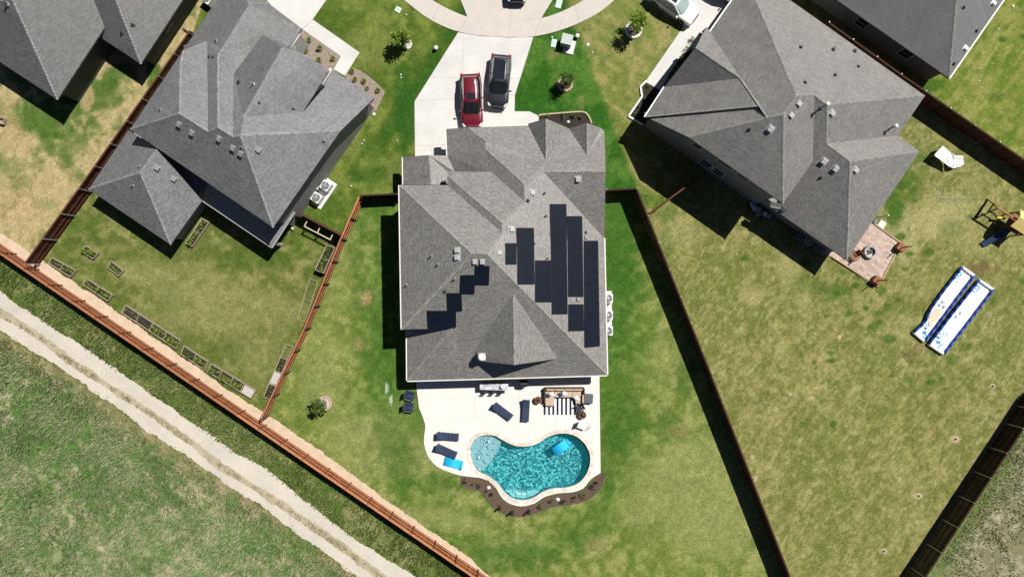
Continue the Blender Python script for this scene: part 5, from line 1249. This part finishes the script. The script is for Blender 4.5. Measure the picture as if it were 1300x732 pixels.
# ------------------------------------------------------------------ things in the right yard
RUST = mat('rusty steel', (.16, .15, .15), .4, 6, .8, bmp=.4)
t = thing('fire_pit', 'round grey fire pit in the middle of the paver patio', 'fire pit'); STB = mat_cedar('fire pit block', (.36, .34, .33), .15); b = MB()
for k in range(2):
    for i in range(14): a = 2*math.pi*(i+k*.5)/14; b.box((math.cos(a)*.5, math.sin(a)*.5, .1+k*.19), (.2, .215, .18), a)
b.build('wall', STB, t, bevel=.015); MB().lathe((0, 0, 0), [(.42, .05), (.3, .1), (.001, .12)], 20).build('ash', mat('pale ash', (.5, .49, .48), .3, 6, .95, bmp=.6), t)
b = MB(); 
for i in range(4): b.tube((-.25, -.2+i*.12, .16+.03*(i % 2)), (.22, -.1+i*.09, .18), .045, n=7)
b.build('log', mat('charred log', (.1, .095, .09), .4, 6, .9), t); put_px(t, 1102.8, 320, 0, .05)
WOODB = mat_cedar('brown stained board', (.22, .10, .05), .25)
def pole_box(label, px, py, ang, g='brown wooden boxes with poles on the paver patio'):
    t = thing('wooden_planter', label, 'planter', group=g); b = MB()
    for x, y, sx, sy in ((0, .3, .7, .05), (0, -.3, .7, .05), (.33, 0, .05, .6), (-.33, 0, .05, .6)): b.box((x, y, .28), (sx, sy, .5))
    b.build('box', WOODB, t); MB().box((0, 0, .2), (.6, .54, .3)).build('soil', SOILD, t); MB().box((0, 0, .55), (.76, .66, .04)).box((0, 0, .56), (.3, .66, .05)).build('rim', WOODB, t)
    MB().bar((0, 0, .3), (0, 0, 2.15), .07, .07).build('pole', WOODB, t); return put_px(t, px, py, ang, .05)
pb = pole_box('brown wooden box with a pole at the upper corner of the paver patio', 1140.5, 314.5, 35)
put_px(again(pb, 'brown wooden box with a pole at the lower corner of the paver patio', (0, 0, 0)), 1110.5, 356, 35, .05)
put_px(adirondack('brown wooden chair under the house corner on the paver patio', WOODB), 1081, 325.5, 140, .05)
pad('white square slab on the lawn above the paver patio', 1119.5, 284.5, .62, .62, 35, .06)
t = thing('downspout', 'white downspout elbow at the eave above the paver patio', 'downspout'); MB().path([(0, 0, 0.05), (0, 0, 2.6)], .06).build('pipe', LIDW, t); MB().tube((0, 0, .1), (.35, -.2, .04), .06).build('elbow', LIDW, t); put_px(t, 1108, 277, 35)
t = thing('gas_meter', 'dark meter box on the house wall above the paver patio', 'meter'); MB().box((0, 0, .6), (.5, .3, .5)).build('box', VENTD, t, bevel=.03); MB().tube((0, 0, 0), (0, 0, .4), .04).build('pipe', VENTD, t); put_px(t, 1104, 281, 35)
# left house side wall odds and ends
t = thing('downspout', 'white topped downspout on the side wall of the left house', 'downspout'); MB().path([(0, 0, 0), (0, 0, 1.5)], .055).build('pipe', ACG, t); MB().box((0, 0, 1.5), (.26, .26, .16), .5).build('head', LIDW, t); put_px(t, 413.5, 220.5)
t = thing('gas_meter', 'dark pipes and meter between the two air conditioners', 'meter'); MB().box((0, 0, .6), (.3, .3, .36)).build('box', VENT, t, bevel=.03); MB().path([(-.15, 0, 0), (-.15, 0, .7), (.2, 0, .7), (.2, 0, 0)], .03).build('pipe', ACG, t); put_px(t, 405.5, 240, 35)
for i, (px, py) in enumerate([(389.5,254),(386.5,258.5)]):
    t = thing('hose_tap', ('upper white tap on the side wall of the left house', 'lower white tap on the side wall of the left house')[i], 'tap'); MB().path([(0, 0, 0), (0, 0, .5)], .04).build('pipe', ACG, t); MB().lathe((0, 0, .5), [(.1, 0), (.1, .12), (.001, .14)], 10).build('head', LIDW, t); put_px(t, px, py)
t = thing('splash_block', 'beige block on the lawn below the porch corner', 'block'); MB().box((0, 0, .12), (.34, .3, .24)).build('block', TIMB, t, bevel=.02); MB().box((0, 0, .25), (.2, .16, .04)).build('top', PALE, t); put_px(t, 372.5, 290, 35)
for i, (px, py) in enumerate([(358,304),(364,295.5),(369,288)]): shrub(('dark shrub at the lower corner of the back porch', 'dark shrub in the middle beside the back porch', 'dark shrub nearest the side fence by the back porch')[i], px, py, .3, .45, G3, 110)
# toys in the shade of the right house
TB = mat('blue toy plastic', (.2, .3, .5), .1, 4, .5); TO = mat('orange toy plastic', (.5, .2, .12), .1, 4, .5); TW = mat('white toy plastic', (.65, .68, .72), .05, 4, .5)
def ride_on(label, px, py, m1, m2, ang):
    t = thing('ride_on_toy', label, 'toy'); MB().box((0, 0, .3), (.9, .42, .22)).build('body', m1, t, bevel=.08); MB().box((-.15, 0, .46), (.3, .34, .1)).build('seat', m2, t, bevel=.04); MB().bar((.3, -.2, .62), (.3, .2, .62), .05, .05).build('handlebar', m2, t); MB().bar((.3, 0, .35), (.3, 0, .62), .05, .05).build('stem', m2, t)
    for x in (-.3, .3):
        for s in (-1, 1): MB().tube((x, s*.18, .14), (x, s*.27, .14), .14, n=12).build('wheel', BLK, t)
    return put_px(t, px, py, ang)
ride_on('pale blue ride on toy in the shade, uppermost of the toys', 955.5, 262.5, TW, TB, 60); ride_on('orange and blue ride on toy in the shade by the wall', 961.5, 268.5, TO, TB, 100); ride_on('blue and white ride on toy in the shade, lowest of the toys', 971, 273, TB, TW, 30)
t = thing('patio_table', 'small round table in the deep shade below the brownish house', 'table'); MB().lathe((0, 0, .7), [(.5, 0), (.5, .04), (.001, .04)], 20).build('top', VENTD, t); MB().tube((0, 0, 0), (0, 0, .7), .05).build('pedestal', ACG, t); MB().lathe((0, 0, 0), [(.3, 0), (.06, .06)], 14).build('foot', ACG, t); put_px(t, 1022.5, 307, 0)
put_px(adirondack('dark chair in the deep shade left of the small round table', VENTD), 1013, 300, 20); put_px(adirondack('dark chair in the deep shade right of the small round table', VENTD), 1035, 314, 210)
# white canopy
t = thing('canopy', 'crumpled white fabric canopy lying low on the right lawn', 'canopy'); p = P(1203,199); t.location = (p.x, p.y, 0); LOC[t] = Vector((p.x, p.y, 0))
def sheet(corn, zs, nx, ny, amp, seed, sag=.0):
    rng = random.Random(seed); ph = [rng.uniform(0, 6) for _ in range(6)]; A, B2, C2, D2 = [P(x, y, z) for (x, y), z in zip(corn, zs)]; vs_ = []
    for i in range(nx+1):
        for j in range(ny+1):
            u, v = i/nx, j/ny; q = (A*(1-u)+B2*u)*(1-v)+(D2*(1-u)+C2*u)*v
            q.z += amp*(math.sin(u*9+ph[0]+v*4)+math.sin(v*11+ph[1]-u*6)+.6*math.sin((u+v)*17+ph[2]))-sag*4*u*(1-u)*4*v*(1-v)*.25; q.z = max(.05, q.z); vs_.append(q)
    return MB().add(vs_, [(i*(ny+1)+j, (i+1)*(ny+1)+j, (i+1)*(ny+1)+j+1, i*(ny+1)+j+1) for i in range(nx) for j in range(ny)])
CANV = mat('white canopy cloth', (.74, .74, .74), .03, 2, .7); CANV2 = mat('grey white cloth', (.52, .53, .52), .15, 3, .8)
sheet([(1186,197),(1197.2,184.6),(1212.5,198),(1208.5,213.5)], (.95, .9, .95, .7), 14, 14, .03, 3, .15).build('roof_cloth', CANV, t, world=True)
sheet([(1208.5,213),(1211,197),(1223,197.5),(1223.5,209)], (.6, .8, .35, .25), 10, 8, .03, 5).build('fallen_side', CANV2, t, world=True)
sheet([(1209.5,214),(1211,209),(1222,208),(1223.5,210)], (.5, .6, .3, .2), 6, 4, .03, 8).build('fallen_flap', CANV, t, world=True)
sheet([(1186,197),(1190.5,194.5),(1196.5,187),(1197.2,184.6)], (.95, .35, .35, .95), 6, 4, .012, 2).build('side_cloth', CANV2, t, world=True)
for x, y in ((1187,196.5),(1197,185.5),(1208,212)):
    p = P(x, y, .9); MB().tube((p.x, p.y, 0), (p.x, p.y, .9), .02, n=6).build('leg', VENT, t, world=True)
# swing set
t = thing('swing_set', 'brown swing set with yellow canopy and blue slide at the right edge', 'swing set'); p = P(1272,279); t.location = (p.x, p.y, 0); LOC[t] = Vector((p.x, p.y, 0))
A, B2 = P(1267,264,1.85), P(1288.5,277.5,1.85); ax = (B2-A).normalized(); px_ = Vector((-ax.y, ax.x, 0))
MB().bar(A-ax*.15, B2, .12, .14).build('beam', mat_cedar('orange beam', (.32, .13, .07)), t, world=True)
ft = []
for s in (-1, 1):
    f = A+px_*s*1.05-ax*.25; f.z = 0; ft.append(f); MB().bar(f, A, .08, .08).build('leg', CEDARD, t, world=True)  # darker wood: the shade side of the frame put into its colour
MB().bar(ft[0]+Vector((0, 0, .12)), ft[1]+Vector((0, 0, .12)), .08, .08).build('cross_bar', CEDARD, t, world=True)
MB().bar(ft[0]*.45+A*.55, ft[1]*.45+A*.55, .08, .08).build('cross_bar', CEDARM, t, world=True)
q = B2; FC = B2+ax*.85
for i, (s, d) in enumerate(((-.7, 0), (.7, 0), (-.7, 1.5), (.7, 1.5))):
    f = B2+px_*s+ax*d; MB().bar((f.x, f.y, 0), (f.x, f.y, 2.1), .1, .1).build('tower_post', CEDARM, t, world=True)
c = B2+ax*.75; MB().box((c.x, c.y, 1.0), (1.5, 1.45, .08), math.atan2(ax.y, ax.x)).build('deck', WOODB, t, world=True)
rl = MB()
for s in (-.7, .7): rl.bar(B2+px_*s+Vector((0, 0, -.35)), B2+px_*s+ax*1.5+Vector((0, 0, -.35)), .05, .25)
rl.build('railing', CEDARM, t, world=True)
cy = MB(); e0, e1 = B2-ax*.1, B2+ax*1.7; up = Vector((0, 0, .75)); lo = Vector((0, 0, .2))
for s in (-1, 1): cy.add([e0+px_*s*.85+lo, e1+px_*s*.85+lo, e1+up, e0+up], [(0, 1, 2, 3)])
cy.build('canopy', mat('yellow canopy cloth', (.62, .50, .18), .06, 3, .7), t, world=True)
sl_ = MB(); s0 = B2-px_*.72+ax*.5+Vector((0, 0, -.8)); sd = (-px_*.85-ax*.3).normalized(); pr = []
for k in range(7): u = k/6; pr.append(s0+sd*2.2*u+Vector((0, 0, -(.95)*(u**.8))))
for a, c in zip(pr, pr[1:]): sl_.bar(a, c, .5, .05)
for s in (-.25, .25):
    o = ax*s
    for a, c in zip(pr, pr[1:]): sl_.bar(a+o+Vector((0, 0, .08)), c+o+Vector((0, 0, .08)), .05, .16)
sl_.build('slide', mat('dark blue slide plastic', (.02, .045, .10), .1, 3, .4), t, world=True)
for k, m in ((.22, BLK), (.5, BLK), (.78, mat('yellow plastic', (.62, .42, .04), .06, 4, .5))):
    p = A+(B2-A)*k; w0 = .2 if m is BLK else .42; d = ax if m is BLK else (ax*.7+px_*.3).normalized()
    s = MB().path([p-d*w0+Vector((0, 0, -1.3)), p-d*w0*.5+Vector((0, 0, -1.38)), p+d*w0*.5+Vector((0, 0, -1.38)), p+d*w0+Vector((0, 0, -1.3))], .07 if m is BLK else .12, 8).build('swing_seat', m, t, world=True)
    for e in (-1, 1): MB().tube(p+ax*e*.2, p+d*e*w0+Vector((0, 0, -1.3)), .012, n=4).build('chain', VENT, s, off=LOC[t])
# inflatable slides
VWH = mat('white vinyl', (.74, .75, .76), .03, 2, .4); VBL = mat('royal blue vinyl', (.02, .075, .36), .08, 3, .35); VDEC = mat('sky blue print', (.12, .42, .68), .25, 6, .5); VSQ = mat('grey blue patch', (.2, .25, .36), .1, 4, .6); VTAN = mat('sandy stain', (.62, .46, .34), .12, 3, .7)
def slide_mat(label, left, right, decs, sq, stain=None):
    l3 = [P(x, y, .2) for x, y in left]; r3 = [P(x, y, .2) for x, y in right]; c = sum(l3+r3, Vector())/len(l3+r3); c.z = 0
    t = thing('water_slide', label, 'water slide', c, group='inflatable water slides on the right lawn'); b = MB(); K = 24; g = []
    def at(l, u): 
        d = [0]; 
        for a, e in zip(l, l[1:]): d.append(d[-1]+(e-a).length)
        s = u*d[-1]
        for i in range(len(l)-1):
            if s <= d[i+1]+1e-6: f = (s-d[i])/(d[i+1]-d[i]); return l[i]+(l[i+1]-l[i])*f
        return l[-1]
    for i in range(K+1):
        for j in range(9):
            u, v = i/K, j/8; q = at(l3, u)*(1-v)+at(r3, u)*v; q.z = .1+.03*math.cos(v*math.pi*8)+.015*math.sin(u*40+v*3); g.append(q)
    b.add(g, [(i*9+j, (i+1)*9+j, (i+1)*9+j+1, i*9+j+1) for i in range(K) for j in range(8)]); b.build('bed', VWH, t, world=True, smooth=True)
    for l in (l3, r3):
        for o in (0, 1):
            MB().path([at(l, i/10)+Vector((0, 0, .02+.13*o)) for i in range(11)], .10 if o == 0 else .07, 10).build('side_tube', VBL, t, world=True, smooth=True)
    MB().tube(l3[0]+Vector((0, 0, -.04)), r3[0]+Vector((0, 0, -.04)), .16, n=10).build('end_tube', VWH, t, world=True, smooth=True); MB().tube(l3[-1]+Vector((0, 0, -.04)), r3[-1]+Vector((0, 0, -.04)), .16, n=10).build('end_tube', VWH, t, world=True, smooth=True)
    d = MB(); rng = random.Random(4)
    def dot(u, v, ru, rv, a, d):
        q = at(l3, u)*(1-v)+at(r3, u)*v; q.z = .15; ax_ = Vector((math.cos(a), math.sin(a), 0)); ay = Vector((-ax_.y, ax_.x, 0)); d.add([q-ax_*ru, q+ay*rv, q+ax_*ru, q-ay*rv], [(0, 3, 2, 1)])
    for u0_, v0_, k in decs:
        d = MB()
        for i in range(k): a = rng.uniform(0, 6.28); dot(min(.97, max(.03, u0_+rng.gauss(0, .035))), min(.9, max(.1, v0_+rng.gauss(0, .13))), rng.uniform(.1, .2), rng.uniform(.03, .06), a, d)
        d.build('leaf_print', VDEC, t, world=True)
    d = MB(); aa = math.atan2((l3[-1]-l3[0]).y, (l3[-1]-l3[0]).x)
    for u, v in sq:
        d = MB(); dot(u, v, .17, .15, aa+.78, d); d.build('patch', VSQ, t, world=True)
    if stain:
        b = MB(); q = [at(l3, u)*(1-v)+at(r3, u)*v for u, v in stain]; b.prism([(p.x, p.y) for p in q], .152, .152); b.build('sandy_stain', VTAN, t, world=True)
    return t
slide_mat('long white inflatable water slide with blue sides, narrowed near one end', [(1221,339),(1197,369.5),(1179,395),(1174,409.5),(1160,421.5)], [(1236.5,350),(1213,381),(1193,408),(1183.5,421),(1173.5,433)], [(.1,.25,16),(.9,.6,22),(.82,.4,8)], [(.48,.42),(.52,.66),(.53,.36)], [(.58,.3),(.56,.75),(.7,.85),(.82,.55),(.78,.3),(.68,.15)])
slide_mat('straight long white inflatable water slide with blue sides, the lower right one', [(1242.5,355.5),(1210,396),(1179,436.5)], [(1260.5,367.5),(1229,409),(1198,449)], [(.1,.3,16),(.9,.4,24),(.8,.25,10)], [(.46,.36),(.53,.3)])
# hose on the lawn
t = MB().path([tuple(P(x, y, .04)) for x, y in ((1192,252),(1191,247),(1196,243),(1200,238),(1198,246),(1194,251.5),(1215,251.8),(1235,251.2),(1252,251.5))], .014, 6).build('garden_hose', mat('pale hose', (.34, .42, .34), .05, 4, .5), None, off=tuple(P(1215, 251)))
tag(t, 'pale thin garden hose stretched across the grass by the swing set', 'hose')
for i, (px, py) in enumerate([(1122,699),(1166,629),(1213,557),(1260,490)]):
    t = thing('sprinkler_head', ('lowest of the four dark sprinkler holes along the corner fence', 'second lowest dark sprinkler hole along the corner fence', 'second highest dark sprinkler hole along the corner fence', 'highest of the four dark sprinkler holes along the corner fence')[i], 'sprinkler', group='sprinkler holes along the bottom right fence')
    MB().lathe((0, 0, -.02), [(.21, .0), (.15, .06), (.12, .06), (.11, -.0)], 16).build('soil_ring', GRAV, t); MB().lathe((0, 0, 0), [(.11, .012), (.001, .012)], 12).build('cap', BLK, t); MB().lathe((0, 0, 0), [(.035, 0), (.035, .09), (.001, .09)], 10).build('nozzle', BLK, t); put_px(t, px, py)
t = thing('wooden_crate', 'small yellowish wooden crate at the left edge of the photo', 'crate'); b = MB()
for x, y, sx, sy in ((0, .25, .8, .03), (0, -.25, .8, .03), (.38, 0, .03, .5), (-.38, 0, .03, .5)): b.box((x, y, .2), (sx, sy, .36))
b.build('side', TIMB, t); MB().box((0, 0, .03), (.76, .5, .03)).build('bottom', TIMB, t); put_px(t, 3, 154, 20)

# ------------------------------------------------------------------ weeds and rough grass (nobody could count the blades)
def blades(name, label, cat, poly, dens, L_, wd, cols, z=0., lean=.9, clump=.35, seed=1, mask=None, trans=.2):
    rng = np.random.default_rng(seed); k = CAMZ/FPX
    xs = [p[0] for p in poly]; ys = [p[1] for p in poly]; x0, x1 = max(min(xs), -40), min(max(xs), 1345); y0, y1 = max(min(ys), -40), min(max(ys), 775)
    n = int((x1-x0)*(y1-y0)*k*k*dens); X = rng.uniform(x0, x1, n); Y = rng.uniform(y0, y1, n)
    keep = inpoly(X, Y, poly); X, Y = X[keep], Y[keep]
    f = fbm(X/22, Y/22, seed+50, 3)*.6+fbm(X/6, Y/6, seed+90, 2)*.4
    if mask is not None: f = f+mask(X, Y)
    keep = f > clump+rng.uniform(-.06, .06, len(X)); X, Y, f = X[keep], Y[keep], f[keep]; n = len(X)
    x = (X-650)*k; y = -(Y-366)*k; a = rng.uniform(0, 2*np.pi, n)*.55+fbm(X/40, Y/40, seed+7, 2)*7; l = L_*rng.uniform(.5, 1.3, n); ln = rng.uniform(.3, 1, n)*lean
    dx, dy = np.cos(a), np.sin(a); w_ = wd*rng.uniform(.6, 1.4, n); h = l*np.sqrt(np.clip(1-ln**2, .05, 1))
    b0 = np.stack([x-dy*w_, y+dx*w_, np.full(n, z-.02)], -1); b1 = np.stack([x+dy*w_, y-dx*w_, np.full(n, z-.02)], -1)
    m0 = np.stack([x+dx*l*ln*.5-dy*w_*.8, y+dy*l*ln*.5+dx*w_*.8, z+h*.7], -1); m1 = np.stack([x+dx*l*ln*.5+dy*w_*.8, y+dy*l*ln*.5-dx*w_*.8, z+h*.7], -1)
    e = np.stack([x+dx*l*ln, y+dy*l*ln, z+h*.85], -1)
    V = np.stack([b0, b1, m1, m0, e], 1).reshape(-1, 3); i = np.arange(n)*5
    lv = np.stack([i, i+1, i+2, i+3, i+3, i+2, i+4], 1).ravel(); st = np.stack([np.arange(n)*7, np.arange(n)*7+4], 1).ravel()
    me = bpy.data.meshes.new(name); me.vertices.add(len(V)); me.vertices.foreach_set('co', V.astype(np.float32).ravel())
    me.loops.add(len(lv)); me.loops.foreach_set('vertex_index', lv.astype(np.int32)); me.polygons.add(len(st)); me.polygons.foreach_set('loop_start', st.astype(np.int32)); me.update(calc_edges=True)
    me.materials.append(mat_island(name+' blades', cols, .8, trans)); o = bpy.data.objects.new(name, me); C.objects.link(o); tag(o, label, cat, kind='stuff'); return o
MEAD = [alb(108, 142, 80), alb(134, 164, 98), alb(162, 178, 122), alb(198, 192, 156), alb(84, 118, 62)]
blades('meadow_grass', 'rough matted meadow grass below the dirt track', 'grass', [(x, y+9) for x, y in ROADL]+[(-160,812)], 70, .42, .035, MEAD, 0, .97, .44, 3, lambda X, Y: np.clip((Y-(428+X*.683)-10)/80, -.35, .06))
blades('meadow_edge_grass', 'thin brownish grass along the lower edge of the dirt track', 'grass', [(x+1, y-3) for x, y in ROADL]+[(x, y+46) for x, y in ROADL[::-1]], 34, .26, .028, [alb(150, 128, 92), alb(170, 152, 116), alb(120, 124, 72), alb(104, 128, 62)], 0, .95, .48, 5)
blades('verge_weeds', 'tall green weeds between the dirt track and the long fence', 'weeds', [(x-3, y+4) for x, y in F1B[::-1]]+[(x+.4, y-.6) for x, y in ROADU], 62, .36, .035, [alb(78, 106, 44), alb(112, 138, 66), alb(142, 156, 90), alb(92, 120, 52), alb(170, 166, 122)], 0, .85, .40, 9)
MID = [((a[0]+b[0])/2, (a[1]+b[1])/2) for a, b in zip(ROADU, [(x, y) for x, y in ROADL])]
CEN = [(-100,325),(0,397),(48,427),(96,462),(144,494),(192,524),(240.5,560),(288.6,596.5),(327,620),(363,645),(427,688),(458,712),(500,745)]
blades('track_tufts', 'broken line of grass tufts between the wheel lanes of the track', 'grass', [(x+1.2, y-2.8) for x, y in CEN]+[(x-1.2, y+2.8) for x, y in CEN[::-1]], 230, .17, .018, [alb(150, 150, 108), alb(118, 132, 78), alb(186, 176, 142), alb(130, 140, 88)], .03, .85, .5, 12)
blades('corner_weeds', 'leafy weeds and dry stalks behind the bottom right fence', 'weeds', [(1300,545),(1460,330),(1460,812),(1130,812),(1178,736)], 60, .2, .03, [alb(126, 150, 80), alb(150, 156, 104), alb(176, 170, 140), alb(96, 124, 56)], 0, .8, .5, 15, lambda X, Y: np.clip(.10-((X-1298)*.84+(Y-545)*.545)/420, -.2, .1))
